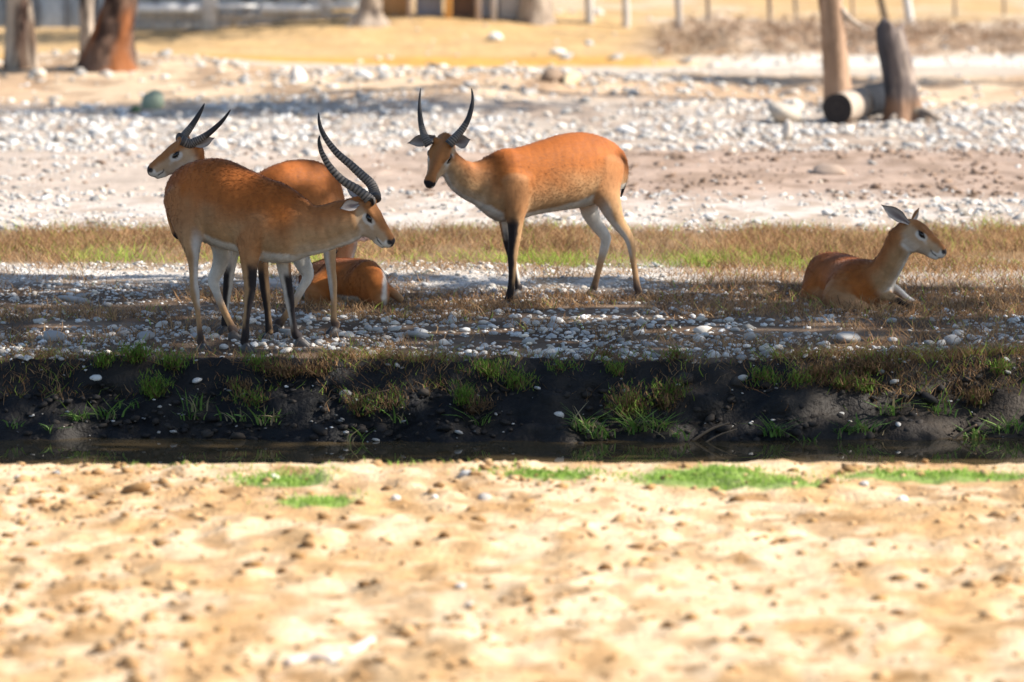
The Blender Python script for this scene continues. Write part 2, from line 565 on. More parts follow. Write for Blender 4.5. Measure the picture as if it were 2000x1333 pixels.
def limbs(o, tip, ends, r0, pal, seed):
    for k, e_ in enumerate(ends):
        mid = tip * 0.5 + e_ * 0.5 + A_([0, 0, 0.25 * np.linalg.norm(e_ - tip)])
        V, F = tube_mesh(catmull([tip - A_([0, 0, 0.15]), mid * 0.6 + tip * 0.4, e_], 14), np.linspace(r0, r0 * 0.25, 14), 8)
        obj('limb', make_mesh('limb', V, F, M_BARK, bark_colour(V, pal, seed + k)), o)


# shade trees on the right, outside the picture: their crowns shade the strip the antelopes rest in
SUNNY = [(-0.75, 25.45, 0.85, 0.34, 1), (-2.66, 23.02, 0.24, 0.13, 1), (-1.25, 25.2, 0.16, 0.10, 1), (1.5, 25.35, 0.28, 0.14, 1), (0.35, 25.05, 0.5, 0.10, 1), (-0.4, 23.75, 0.75, 0.10, 1),
         (1.2, 23.85, 1.4, 0.10, 0.8), (2.55, 22.3, 0.55, 0.30, 0.85), (0.80, 22.15, 0.14, 0.20, 1), (-2.3, 24.05, 0.5, 0.06, 1), (2.6, 24.6, 0.6, 0.16, 0.8), (2.9, 25.6, 0.5, 0.3, 0.7),
         (1.3, 25.75, 0.5, 0.14, 0.8), (2.25, 25.1, 0.12, 0.12, 1), (0.6, 23.3, 0.9, 0.05, 0.8), (2.4, 23.2, 0.8, 0.05, 0.8), (-1.0, 23.0, 0.4, 0.07, 0.9)]


def shade_at(x, y):
    back = 26.75 - 0.55 * sst(0.3, 1.2, x) - 0.25 * sst(1.5, 3, x) + 0.25 * (fbm(x * 1.4, x * 0 + 2, 3, 201) - 0.5) * 2
    s = sst(19.6, 20.2, y) * (1 - sst(back - 0.12, back + 0.08, y))
    n = fbm(x * 1.1, y * 2.4, 4, 203)
    s = s * (1 - 0.9 * sst(0.60, 0.68, n))
    for hx, hy, rx, ry, k in SUNNY:
        s = s * (1 - k * (1 - sst(0.75, 1.15, np.hypot((x - hx) / rx, (y - hy) / ry))))
    return s


r = np.random.default_rng(17)
N_ = 52000
gx, gy, hh = r.uniform(-6.5, 5.2, N_), r.uniform(19.4, 27.2, N_), r.uniform(5.2, 9.2, N_)
ok = r.random(N_) < shade_at(gx, gy) * (0.28 + 0.72 * sst(0.25, 0.5, fbm(gx * 1.6, gy * 2.2, 3, 207)))
gx, gy, hh = gx[ok], gy[ok], hh[ok]
LC = np.stack([gx, gy, np.zeros_like(gx)], -1) + S * (hh / S[2])[:, None]
for cx, cy, sel, nm, lb in ((6.2, 23.6, LC[:, 0] < 9.2, 0, 'leafy shade tree right of the resting herd, by the water'), (12.4, 23.0, LC[:, 0] >= 9.2, 1, 'second leafy shade tree farther along the bank from the herd')):
    zb = float(gz(cx, cy))
    o = empty('shade_tree', (cx, cy, zb), lb, 'tree', 'shade trees along the bank')
    tip = A_([cx + 0.3, cy + 0.2, 4.4])
    obj('trunk', trunk_mesh([(cx, cy, zb - 0.1), (cx + 0.1, cy, 1.5), (cx + 0.25, cy + 0.1, 3.2), tip], [0.24, 0.2, 0.17, 0.14], BARK_TAN, 5 + nm), o)
    pts = LC[sel]
    rr = np.random.default_rng(50 + nm)
    limbs(o, tip, pts[rr.integers(0, len(pts), 9)], 0.07, BARK_TAN, 60)
    V, F, col = leaf_cloud(pts, len(pts), 0.0, 0.10, LEAFC, 80 + nm)
    obj('crown', make_mesh('crown', V, F, M_LEAF, col, smooth=False), o)


def photo_trunk(name, rows, pal, label, group, seed, top, crown=None, crown_r=(2.4, 2.2), crown_dy=0.0, flare=1.0, rough=0.22, leaves=1800, branches=()):
    """rows (px, py, width px) from the ground up, standing on the ground seen at the first row"""
    g = G(rows[0][0], rows[0][1])
    Y = g[1]
    pts = [P(px, py, Y) for px, py, w in rows]
    rad = [w / 2 * Y / FPX for px, py, w in rows]
    d = unit(pts[-1] - pts[-2])
    d = unit(d + A_([0, 0, 0.8]))
    pts[0] = g - A_([0, 0, 0.12])
    for k in range(3):
        pts.append(pts[-1] + d * (top - pts[-1][2]) / (3 - k))
        rad.append(rad[-1] * 0.86)
    o = empty(name, g, label, 'tree', group)
    obj('trunk', trunk_mesh(pts, rad, pal, seed, flare=flare, rough=rough), o)
    for br in branches:
        V, F = tube_mesh(catmull([P(px, py, Y - 0.05) for px, py in br[0]], 16), np.linspace(br[1], br[2], 16), 8)
        obj('limb', make_mesh('limb', V, F, M_BARK, bark_colour(V, BARK_PALE, seed + 9)), o)
    if crown:
        tip = pts[-1]
        cp = crown_points(tip[0], tip[1] + crown_dy, crown[0], crown[1], crown_r[0], crown_r[1], 46, seed + 3)
        limbs(o, tip, cp[:5], rad[-1] * 0.6, pal, seed + 11)
        V, F, col = leaf_cloud(cp, leaves, 0.36, 0.11, LEAFC, seed + 4)
        obj('crown', make_mesh('crown', V, F, M_LEAF, col, smooth=False), o)
    return o


GT = 'trees behind the enclosure ground'
photo_trunk('tree', [(212, 136, 104), (214, 100, 88), (222, 60, 78), (236, 0, 66)], BARK_BROWN, 'thick leaning brown tree trunk with orange patches in its bark', GT, 21, 3.4, (3.0, 6.0), branches=())
photo_trunk('tree', [(34, 134, 54), (34, 100, 48), (33, 60, 46), (34, 0, 44)], ((0.16, 0.11, 0.08), (0.42, 0.35, 0.28), (0.06, 0.035, 0.03)), 'tree trunk with pale lower bark and dark brown bark above', GT, 22, 3.2, (3.0, 5.5), flare=0.3)
photo_trunk('tree', [(62, 132, 26), (62, 95, 21), (57, 40, 19), (52, 0, 18)], BARK_PALE, 'slim pale trunk close beside the two-toned tree', GT, 23, 3.0, (2.8, 4.8), crown_r=(1.6, 1.6), flare=0.4, leaves=800)
photo_trunk('tree', [(172, 112, 34), (170, 70, 30), (169, 30, 30), (170, 0, 30)], ((0.10, 0.085, 0.075), (0.40, 0.33, 0.27), (0.05, 0.045, 0.045)), 'grey trunk just behind the thick leaning trunk', GT, 24, 3.2, (3.0, 5.0), crown_r=(1.6, 1.6), flare=0.3, leaves=800)
photo_trunk('tree', [(722, 46, 92), (722, 30, 56), (724, 12, 46), (726, -20, 42)], BARK_PALE, 'pale tree with a wide spreading root foot by the low wall', GT, 25, 3.2, (3.2, 6.0), flare=0.9)
photo_trunk('tree', [(1048, 44, 76), (1047, 25, 64), (1046, 0, 58), (1044, -30, 54)], BARK_PALE, 'pale grey tree trunk at the top of the sandy mound', GT, 26, 3.4, (3.2, 6.0), flare=0.5)
photo_trunk('tree', [(1640, 206, 58), (1634, 150, 50), (1628, 80, 47), (1622, 0, 44)], BARK_TAN, 'slender tan trunk with peeling bark beside the fallen log', GT, 27, 3.6, (4.2, 6.6), crown_r=(3.0, 1.0), crown_dy=-1.9, flare=0.5, leaves=2300,
            branches=[([(1642, 18), (1660, 38), (1682, 52), (1704, 60)], 0.045, 0.012), ([(1645, 45), (1640, 10), (1648, -20)], 0.03, 0.01)])
for cx, cy, lb, sd in ((8.2, 49.0, 'leafy tree right of the dead stump, outside the enclosure path', 31), (15.5, 43.8, 'leafy tree far right of the fallen log', 32)):
    zb = float(gz(cx, cy))
    o = empty('tree', (cx, cy, zb), lb, 'tree', GT)
    tip = A_([cx, cy, 3.8])
    obj('trunk', trunk_mesh([(cx, cy, zb - 0.1), (cx + 0.1, cy, 1.6), tip], [0.2, 0.17, 0.13], BARK_TAN, sd), o)
    cp = crown_points(cx, cy, 3.6, 7.0, 3.0, 1.5, 50, sd)
    limbs(o, tip, cp[:5], 0.07, BARK_TAN, sd)
    V, F, col = leaf_cloud(cp, 2600, 0.36, 0.12, LEAFC, sd)
    obj('crown', make_mesh('crown', V, F, M_LEAF, col, smooth=False), o)

# ------------------------------------------------------------------ dead wood
g = G(1768, 236)
Y = g[1]
rows = [(1768, 240, 66), (1762, 190, 62), (1752, 130, 60), (1741, 85, 58), (1736, 62, 54)]
pts, rad = [P(a, b, Y) for a, b, w in rows], [w / 2 * Y / FPX for a, b, w in rows]
n, seg = 44, 26
path, r_ = catmull(pts, n), catmull(A_(rad)[:, None], n)[:, 0]
ang = np.linspace(0, 2 * math.pi, seg, endpoint=False)
hg = path[:, 2] - path[0, 2]
rr = r_[:, None] * (1 + 0.34 * (fbm(np.cos(ang)[None] * 2.0 + np.zeros((n, 1)), np.sin(ang)[None] * 2.0 + hg[:, None] * 0.9, 4, 301) - 0.5))
rr *= 1 + np.exp(-hg[:, None] / 0.12) * (0.15 + 0.4 * (np.sin(ang * 5)[None] * 0.5 + 0.5))
V, F = tube_mesh(path, rr, seg)
top = np.repeat(np.arange(n) > n - 5, seg)
jag = np.tile(0.10 * (ang > 1.0) * (ang < 3.6) + 0.05 * np.sin(ang * 3), n)
V[:n * seg, 2] += np.where(top, jag * np.repeat(np.clip((np.arange(n) - (n - 5)) / 4, 0, 1), seg), 0)
col = bark_colour(V, ((0.15, 0.12, 0.11), (0.30, 0.24, 0.20), (0.045, 0.042, 0.048)), 41)
col = mixc(col, (0.045, 0.046, 0.055), sst(-0.02, -0.12, (V[:, 0] - P(1752, 150, Y)[0]) + 0.10 * (V[:, 2] - 0.6)) * sst(0.25, 0.45, V[:, 2]) * 0.85)  # shade of the stump's left face painted in dark blue grey
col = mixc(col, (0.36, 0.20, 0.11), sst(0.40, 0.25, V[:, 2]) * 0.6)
o = empty('tree_stump', g, 'tall leaning dead stump, shaded side painted dark, jagged top', 'stump')
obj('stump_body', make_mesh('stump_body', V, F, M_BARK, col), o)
for k, (a, b) in enumerate((((1775, 225), (1815, 236)), ((1762, 228), (1735, 246)), ((1785, 218), (1840, 232)))):
    pa, pb = P(*a, Y - 0.05 * k), P(*b, Y - 0.25)
    pb[2] = float(gz(pb[0], pb[1])) + 0.005
    V, F = tube_mesh(catmull([pa, (pa + pb) / 2 + A_([0, 0, 0.03]), pb], 12), np.linspace(0.06, 0.015, 12), 8)
    obj('root', make_mesh('root', V, F, M_BARK, bark_colour(V, ((0.13, 0.11, 0.10), (0.27, 0.22, 0.18), (0.36, 0.28, 0.2)), 44 + k)), o)

g = G(1635, 244)
pa = A_([g[0], g[1], g[2] + 0.15])
gb = G(1722, 222)
pb = A_([gb[0] + 0.05, gb[1] + 0.1, gb[2] + 0.17])
n, seg = 40, 26
path = catmull([pa, pa * 0.5 + pb * 0.5, pb], n)
t = np.linspace(0, 1, n)
rr = 0.155 * (1 + 0.10 * (fbm(np.cos(ang)[None] * 1.6 + t[:, None] * 3, np.sin(ang)[None] * 1.6, 3, 311) - 0.5))
V, F = tube_mesh(path, rr, seg)
col = mixc(A_([0.40, 0.33, 0.27]), A_([0.30, 0.23, 0.18]), sst(0.4, 0.65, fbm(V[:, 0] * 4, V[:, 2] * 14, 3, 46)))
tt = np.concatenate([np.repeat(t, seg), [0, 1]])
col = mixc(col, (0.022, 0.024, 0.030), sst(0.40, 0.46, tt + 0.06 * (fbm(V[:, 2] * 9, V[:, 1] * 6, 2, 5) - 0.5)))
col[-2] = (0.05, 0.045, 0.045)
lg = empty('fallen_log', (pa[0], pa[1], g[2]), 'sawn log lying by the dead stump, half its length charred black', 'log')
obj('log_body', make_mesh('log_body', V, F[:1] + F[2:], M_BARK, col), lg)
d = unit(path[0] - path[1])
ring = V[:seg]
Vc, Fc, Cc = [], [], []
for q, k in enumerate((1.0, 0.93, 0.8, 0.6, 0.35, 0.12)):
    Vc.append(path[0] + (ring - path[0]) * k * 0.995 + d * (0.004 if 0 < q else 0.001))
    Cc += [[(0.045, 0.038, 0.036), (0.034, 0.030, 0.030)][q % 2]] * seg  # shade on the end face painted in as near-black wood
Vc = np.vstack(Vc)
for q in range(5):
    for k in range(seg):
        k2 = (k + 1) % seg
        Fc.append([q * seg + k2, q * seg + k, (q + 1) * seg + k, (q + 1) * seg + k2])
obj('sawn_end', make_mesh('sawn_end', Vc, [A_(Fc), A_([[5 * seg + k for k in range(seg)][::-1]])], M_WOOD, A_(Cc)), lg)


# ------------------------------------------------------------------ stones
def stone_template(sub, seed, flat=0.5, rough=0.26):
    V, F = ICO[sub]
    r = np.random.default_rng(seed)
    ax = r.normal(0, 1, (4, 3))
    k = 1 + rough * np.sin(V @ ax.T * 1.6 + r.uniform(0, 6, 4)).sum(1) / 2
    k = k * (1 + 0.25 * (fbm(V[:, 0] * 1.7 + seed, V[:, 1] * 1.7 + V[:, 2], 2, seed) - 0.5))
    V = V * k[:, None] * A_([1.0, r.uniform(0.6, 0.95), flat * r.uniform(0.75, 1.15)])
    return V, F


TPL = {s: [stone_template(s, 100 + i) for i in range(8)] for s in (1, 2)}


def stones(name, x, y, size, col, sub, seed, sink=0.25, label=None, cat=None, flat=1.0):
    r = np.random.default_rng(seed)
    x, y, size = map(np.asarray, (x, y, size))
    z = gz(x, y)
    Vs, Fs, Cs, o = [], [], [], 0
    which = r.integers(0, 8, len(x))
    for w in range(8):
        i = np.nonzero(which == w)[0]
        V, F = TPL[sub][w]
        a = r.uniform(0, 2 * math.pi, len(i))
        ca, sa = np.cos(a)[:, None], np.sin(a)[:, None]
        tl = r.normal(0, 0.22, (len(i), 1))
        vx, vy, vz = V[:, 0][None], V[:, 1][None], V[:, 2][None] * flat
        vz = vz + tl * vx
        X = x[i][:, None] + size[i][:, None] * (vx * ca - vy * sa)
        Yv = y[i][:, None] + size[i][:, None] * (vx * sa + vy * ca)
        Z = z[i][:, None] + size[i][:, None] * (vz + 0.42 * flat - sink * 1.0)
        Vs.append(np.stack([X, Yv, Z], -1).reshape(-1, 3))
        Fs.append((F[None] + (o + np.arange(len(i)) * len(V))[:, None, None]).reshape(-1, 3))
        Cs.append(np.repeat(col[i], len(V), 0))
        o += len(i) * len(V)
    ob = obj(name, make_mesh(name, np.vstack(Vs), np.vstack(Fs), M_STONE, np.vstack(Cs)))
    return tag(ob, label, cat, None, 'stuff')


def stone_cols(n, seed, pale=0.55, warm=0.25):
    r = np.random.default_rng(seed)
    v = np.clip(r.normal(pale, 0.12, n), 0.15, 0.8)[:, None]
    tint = mixc(A_([1.0, 0.98, 0.95]), A_([1.08, 0.93, 0.76]), (r.random(n) < warm + 0.2) * r.random(n))
    return v * tint


def zone(n, x0, x1, y0, y1, seed, dens):
    r = np.random.default_rng(seed)
    x, y = r.uniform(x0, x1, n), r.uniform(y0, y1, n)
    k = r.random(n) < dens(x, y)
    return x[k], y[k]


def half(y):
    return 0.125 * y + 0.25


D_shade = lambda x, y: np.clip(0.08 + 0.95 * sst(0.36, 0.62, fbm(x * 1.3, y * 2.2, 3, 401) + 0.06 * sst(-0.9, 0.4, x) + 0.05 * sst(-2.0, -2.6, x)) - 0.45 * sst(23.9, 24.7, y) * sst(0, 0.6, x), 0.05, 1)
x, y = zone(7000, -3.5, 3.5, 22.52, 24.9, 1, D_shade)
stones('pebble_ground', x, y, np.random.default_rng(2).gamma(2.0, 0.0044, len(x)) + 0.004, stone_cols(len(x), 3, 0.52), 1, 4, label='small blue grey pebbles strewn over the shaded strip of bank', cat='pebbles')
D_lit = lambda x, y: sst(0.30, 0.5, fbm(x * 0.8, y * 1.4, 3, 403) + 0.08) * (1 - 0.8 * sst(0.9, 1.6, x)) + 0.05
x, y = zone(12000, -3.8, 3.8, 25.1, 27.5, 5, D_lit)
stones('pebble_ground', x, y, np.random.default_rng(6).gamma(1.7, 0.0036, len(x)) + 0.0035, stone_cols(len(x), 7, 0.50), 1, 8, sink=0.3, label='small white pebbles in the sunny strip behind the standing antelopes', cat='pebbles')
x, y = zone(5200, -4.4, 4.4, 29.6, 33.0, 9, lambda x, y: 0.15 + 0.85 * sst(0.4, 0.55, fbm(x * 0.7, y * 0.8, 3, 405)))
stones('pebble_ground', x, y, np.random.default_rng(10).gamma(1.8, 0.0065, len(x)) + 0.005, stone_cols(len(x), 11, 0.48), 1, 12, label='white pebbles scattered on bare ground beyond the dry grass', cat='pebbles')
x, y = zone(2600, -5.0, 5.0, 32.5, 38.2, 13, lambda x, y: 0.06 + 0.9 * sst(-0.6, -2.6, x) * sst(0.40, 0.55, fbm(x * 0.7, y * 0.8, 3, 407)))
stones('pebble_ground', x, y, np.random.default_rng(14).gamma(1.8, 0.008, len(x)) + 0.006, stone_cols(len(x), 15, 0.45), 1, 16, label='pale pebbles thinly spread on the grey brown clay', cat='pebbles')
x, y = zone(9500, -6.2, 6.2, 37.6, 45.0, 17, lambda x, y: np.clip(0.10 + 0.9 * sst(0.36, 0.54, fbm(x * 0.5, y * 0.6, 3, 409) + 0.06 * sst(1.5, -1, x)), 0, 1))
stones('rubble_ground', x, y, np.random.default_rng(18).gamma(1.7, 0.0095, len(x)) + 0.009, stone_cols(len(x), 19, 0.52), 1, 20, label='broad belt of white river stones across the enclosure', cat='stones')
x, y = zone(4800, -7, 7, 44.5, 52.5, 21, lambda x, y: 0.08 + 0.9 * np.exp(-((x - 0.2) / 2.6) ** 2 - ((y - 47.5) / 2.4) ** 2) + 0.25 * np.exp(-((x + 4.6) / 1.6) ** 2 - ((y - 50) / 2.5) ** 2))
stones('rubble_ground', x, y, np.random.default_rng(22).gamma(1.6, 0.016, len(x)) + 0.012, stone_cols(len(x), 23, 0.48, 0.5), 1, 24, label='pale rubble on the low earth mound', cat='stones')
x, y = zone(900, -2, 9, 53.3, 66, 25, lambda x, y: 0.2 + 0.6 * sst(1.5, 3, x))
stones('rubble_ground', x, y, np.random.default_rng(26).gamma(1.6, 0.016, len(x)) + 0.012, stone_cols(len(x), 27, 0.5, 0.5), 1, 28, label='pale stones along the white sandy track', cat='stones')
# dark clods on the clay and dung-coloured crumbs
x, y = zone(4200, -5, 5.2, 32.2, 38.2, 29, lambda x, y: 0.10 + 0.85 * sst(-1.5, 1.0, x) * sst(0.42, 0.6, fbm(x * 0.9, y * 0.9, 3, 411)))
cc = mixc(A_([0.26, 0.18, 0.13]), A_([0.10, 0.065, 0.045]), np.random.default_rng(30).random(len(x)) ** 2)
stones('soil_clods', x, y, np.random.default_rng(31).gamma(1.6, 0.009, len(x)) + 0.006, cc, 1, 32, label='brown clods churned up on the bare clay', cat='soil clods')
# black crumbs of mud on the bank face, and its small pale stones
r = np.random.default_rng(33)
x = r.uniform(-3.4, 3.4, 1500)
y = bank_edge(x) - r.uniform(0.07, 0.62, 1500)
stones('mud_crumbs', x, y, r.gamma(1.6, 0.007, 1500) + 0.006, mixc(A_([0.016, 0.015, 0.016]), A_([0.05, 0.04, 0.032]), r.random(1500)), 1, 34, sink=0.4, label='crumbling black mud on the steep water bank', cat='mud', flat=1.3)
x = r.uniform(-3.4, 3.4, 240)
y = bank_edge(x) - r.uniform(-0.05, 0.42, 240) ** 1.0
stones('bank_pebbles', x, y, r.gamma(2.0, 0.0036, 240) + 0.004, stone_cols(240, 35, 0.36, 0.4), 1, 36, sink=0.15, label='small pale pebbles stuck in the black mud bank', cat='pebbles')
# foreground crumbs
r = np.random.default_rng(37)
x, y = zone(5200, -2.8, 2.8, 12.4, 18.6, 38, lambda x, y: 0.25 + 0.75 * sst(0.45, 0.6, fbm(x * 1.4, y * 0.9, 3, 413)))
cc = mixc(A_([0.54, 0.36, 0.19]), A_([0.30, 0.17, 0.07]), r.random(len(x)))
stones('sand_clods', x, y, r.gamma(1.5, 0.0062, len(x)) + 0.004, cc, 1, 39, flat=1.1, label='crumbly ochre clods on the sunlit sand in front of the water', cat='soil clods')

x, y = zone(260, -2.6, 2.6, 12.6, 18.4, 40, lambda x, y: 0.6 + 0 * x)
stones('sand_clods', x, y, r.uniform(0.015, 0.045, len(x)), mixc(A_([0.40, 0.24, 0.10]), A_([0.17, 0.09, 0.035]), r.random(len(x))), 1, 41, sink=0.3, label='larger brown lumps of earth scattered on the front sand', cat='soil clods')

# single pebbles and stones
PM = []
for i in range(12):
    V, F = stone_template(2, 500 + i, 0.5, 0.22)
    c_ = stone_cols(1, 520 + i, 0.50, 0.3)[0]
    PM.append(make_mesh('pebble', V, F, M_STONE_ONE, np.tile(c_, (len(V), 1))))


def single(name, x, y, size, label, cat, group, r, sink=0.3, mesh=None, scale=(1, 1, 1)):
    o = bpy.data.objects.new(name, mesh or PM[int(r.integers(0, 12))])
    LINK(o)
    o.location = (x, y, float(gz(x, y)) + size * scale[2] * (0.55 - sink))
    o.rotation_euler = (r.normal(0, 0.18), r.normal(0, 0.18), r.uniform(0, 6.28))
    o.scale = (size * scale[0], size * scale[1], size * scale[2])
    return tag(o, label, cat, group)


r = np.random.default_rng(61)
x, y = zone(900, -2.75, 2.75, 22.55, 24.5, 62, D_shade)
for a, b in list(zip(x, y))[:150]:
    single('pebble', a, b, r.uniform(0.018, 0.038) * (1.35 if r.random() < 0.12 else 1), 'rounded grey pebble on the shaded strip between herd and water', 'pebble', 'larger pebbles in the shade', r)
x, y = zone(700, -3.1, 3.0, 25.4, 27.2, 63, D_lit)
for a, b in list(zip(x, y))[:60]:
    single('pebble', a, b, r.uniform(0.014, 0.030), 'white rounded pebble on the sunny strip in front of the dry grass', 'pebble', 'larger pebbles in the sun', r)
x, y = zone(300, -4.8, 4.8, 38.2, 44.5, 64, lambda x, y: 0.9)
for a, b in list(zip(x, y))[:60]:
    single('stone', a, b, r.uniform(0.045, 0.075), 'fist sized white stone in the stony belt beyond the clay', 'stone', 'stones of the stony belt', r)
for k in range(12):
    px, py = r.uniform(20, 1980), r.uniform(915, 990) if k < 9 else r.uniform(1000, 1330)
    g = G(px, py)
    single('pebble', g[0], g[1], r.uniform(0.018, 0.032), 'white pebble lying on the sunlit sand in front of the water', 'pebble', 'pebbles on the front sand', r)
for px, py in ((675, 777), (695, 790), (1050, 760), (385, 752), (190, 738), (1090, 820), (1450, 742), (1720, 735), (1745, 745), (1640, 812), (560, 690), (115, 662), (128, 690), (285, 685), (155, 585), (210, 600)):
    g = G(px, py)
    single('pebble', g[0], g[1] - 0.01, r.uniform(0.022, 0.042), 'pale pebble resting on the edge of the black mud bank', 'pebble', 'pebbles on the bank edge', r, sink=0.15)


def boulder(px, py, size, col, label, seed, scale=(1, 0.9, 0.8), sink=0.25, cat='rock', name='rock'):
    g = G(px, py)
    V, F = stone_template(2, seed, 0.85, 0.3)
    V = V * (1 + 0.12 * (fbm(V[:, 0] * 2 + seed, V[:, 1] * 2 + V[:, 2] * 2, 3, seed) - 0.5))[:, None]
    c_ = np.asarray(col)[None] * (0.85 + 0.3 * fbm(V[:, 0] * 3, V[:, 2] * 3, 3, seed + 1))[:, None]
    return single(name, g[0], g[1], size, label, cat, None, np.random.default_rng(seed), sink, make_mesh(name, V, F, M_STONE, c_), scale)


boulder(300, 212, 0.15, (0.26, 0.30, 0.22), 'grey green boulder lying below the tree mound', 71, (1, 0.9, 1.0))
boulder(266, 220, 0.075, (0.12, 0.17, 0.09), 'small mossy stone beside the grey green boulder', 72)
boulder(310, 226, 0.08, (0.5, 0.45, 0.38), 'flat pale stone at the foot of the grey green boulder', 80, (1.2, 0.9, 0.5))
boulder(581, 160, 0.15, (0.66, 0.60, 0.54), 'white boulder on the crest of the earth mound', 73, (0.8, 0.8, 1.15))
boulder(560, 140, 0.06, (0.6, 0.56, 0.52), 'white stone just left of the crest boulder', 74)
boulder(1074, 160, 0.15, (0.24, 0.17, 0.12), 'brown rock on the mound, left one of the pair', 75, (1, 0.8, 0.7))
boulder(1114, 166, 0.15, (0.52, 0.42, 0.27), 'tan rock on the mound beside the brown rock', 76, (1.1, 0.8, 0.75))
boulder(967, 80, 0.12, (0.72, 0.68, 0.62), 'bright white stone on the far sandy mound', 77)
boulder(1092, 108, 0.11, (0.68, 0.62, 0.55), 'white stone at the right foot of the far sandy mound', 78)
boulder(72, 152, 0.10, (0.66, 0.58, 0.48), 'pale stone lying in front of the two-toned tree trunk', 79)
boulder(1622, 340, 0.12, (0.36, 0.27, 0.21), 'pale lump of dry clay on the churned ground', 81, (1.3, 1, 0.5), name='clay_lump', cat='clay lump')
boulder(1530, 240, 0.20, (0.46, 0.40, 0.33), 'pale weathered block of wood lying left of the fallen log', 82, (1.15, 0.9, 0.75), sink=0.05, name='wood_block', cat='wood block')
boulder(1552, 222, 0.11, (0.56, 0.51, 0.45), 'round pale stone resting behind the weathered block', 83, (0.9, 0.8, 1.2))
boulder(1536, 276, 0.09, (0.58, 0.51, 0.44), 'upright pale stone standing in front of the weathered block', 84, (0.7, 0.7, 1.5), sink=-0.1)
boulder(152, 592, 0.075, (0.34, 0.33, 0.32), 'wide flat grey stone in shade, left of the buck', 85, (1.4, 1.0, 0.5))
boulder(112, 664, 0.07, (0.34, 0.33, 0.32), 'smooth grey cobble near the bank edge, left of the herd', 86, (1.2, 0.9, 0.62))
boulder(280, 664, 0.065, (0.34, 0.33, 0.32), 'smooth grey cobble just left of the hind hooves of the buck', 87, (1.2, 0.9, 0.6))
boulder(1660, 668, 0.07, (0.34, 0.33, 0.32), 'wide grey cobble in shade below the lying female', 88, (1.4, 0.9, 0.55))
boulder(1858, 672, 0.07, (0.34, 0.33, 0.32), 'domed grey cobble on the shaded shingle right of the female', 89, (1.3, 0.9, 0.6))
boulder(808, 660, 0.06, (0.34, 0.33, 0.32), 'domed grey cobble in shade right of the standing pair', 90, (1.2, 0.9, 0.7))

# ------------------------------------------------------------------ antelopes: implicit surfaces grown along traced sections
class Tube:
    """a run of elliptical sections: centre, u (vertical or fore-aft) radius, w (lateral) radius"""

    def __init__(self, C, U, ru, W, rw, n=None, name='', k=0.03, cap=0.6, egg=0.0):
        C, U, W = np.asarray(C, float), np.asarray(U, float), np.asarray(W, float)
        n = n or 4 * (len(C) - 1) + 1
        D = catmull(np.hstack([C, U, W, np.asarray(ru, float)[:, None], np.asarray(rw, float)[:, None]]), n)
        self.C, self.U, self.W = D[:, :3], unit(D[:, 3:6]), unit(D[:, 6:9])
        self.ru, self.rw = np.maximum(D[:, 9], 0.004), np.maximum(D[:, 10], 0.004)
        self.name, self.k, self.cap, self.egg = name, k, cap, egg

    def segs(self):
        n = len(self.C)
        for i in range(n - 1):
            c0, c1_ = self.C[i], self.C[i + 1]
            a = c1_ - c0
            la = np.linalg.norm(a) + 1e-9
            ah = a / la
            u = self.U[i] + self.U[i + 1]
            u = u - ah * np.dot(u, ah)
            u = u / (np.linalg.norm(u) + 1e-9)
            w = np.cross(ah, u)
            if np.dot(w, self.W[i]) < 0:
                w = -w
            yield i, c0, ah, la, u, w, self.ru[i], self.ru[i + 1], self.rw[i], self.rw[i + 1]

    def bbox(self, pad):
        r = np.maximum(self.ru, self.rw)[:, None] + pad
        return (self.C - r).min(0), (self.C + r).max(0)

    def evalseg(self, sg, X, Y, Z):
        i, c0, ah, la, u, w, ru0, ru1, rw0, rw1 = sg
        x, y, z = X - c0[0], Y - c0[1], Z - c0[2]
        t = (x * ah[0] + y * ah[1] + z * ah[2]) / la
        tc = np.clip(t, 0, 1)
        qa = (t - tc) * la
        qu = x * u[0] + y * u[1] + z * u[2]
        qw = x * w[0] + y * w[1] + z * w[2]
        ru = ru0 + (ru1 - ru0) * tc
        rw = rw0 + (rw1 - rw0) * tc
        if self.egg:
            rw = rw * (1 + self.egg * np.clip(qu / ru, -1, 1))
        ra = self.cap * np.minimum(ru, rw)
        a2, b2, c2_ = (qu / ru) ** 2, (qw / rw) ** 2, (qa / ra) ** 2
        k0 = np.sqrt(a2 + b2 + c2_) + 1e-6
        k1 = np.sqrt(a2 / ru ** 2 + b2 / rw ** 2 + c2_ / ra ** 2) + 1e-6
        return k0 * (k0 - 1) / k1, tc, qu / ru, qw / rw

    def at(self, V):
        """distance, run 0..1, u and w coordinates at points"""
        n = len(V)
        best = np.full(n, 9.0)
        s, qu, qw = np.zeros(n), np.zeros(n), np.zeros(n)
        m = len(self.C) - 1
        lo, hi = self.bbox(0.06)
        idx = np.nonzero(((V > lo) & (V < hi)).all(1))[0]
        X, Y, Z = V[idx].T
        b, s_, u_, w_ = best[idx], s[idx], qu[idx], qw[idx]
        for sg in self.segs():
            d, t, a, c = self.evalseg(sg, X, Y, Z)
            c_ = d < b
            b[c_] = d[c_]
            s_[c_] = ((sg[0] + t) / m)[c_]
            u_[c_] = a[c_]
            w_[c_] = c[c_]
        best[idx], s[idx], qu[idx], qw[idx] = b, s_, u_, w_
        return best, s, qu, qw


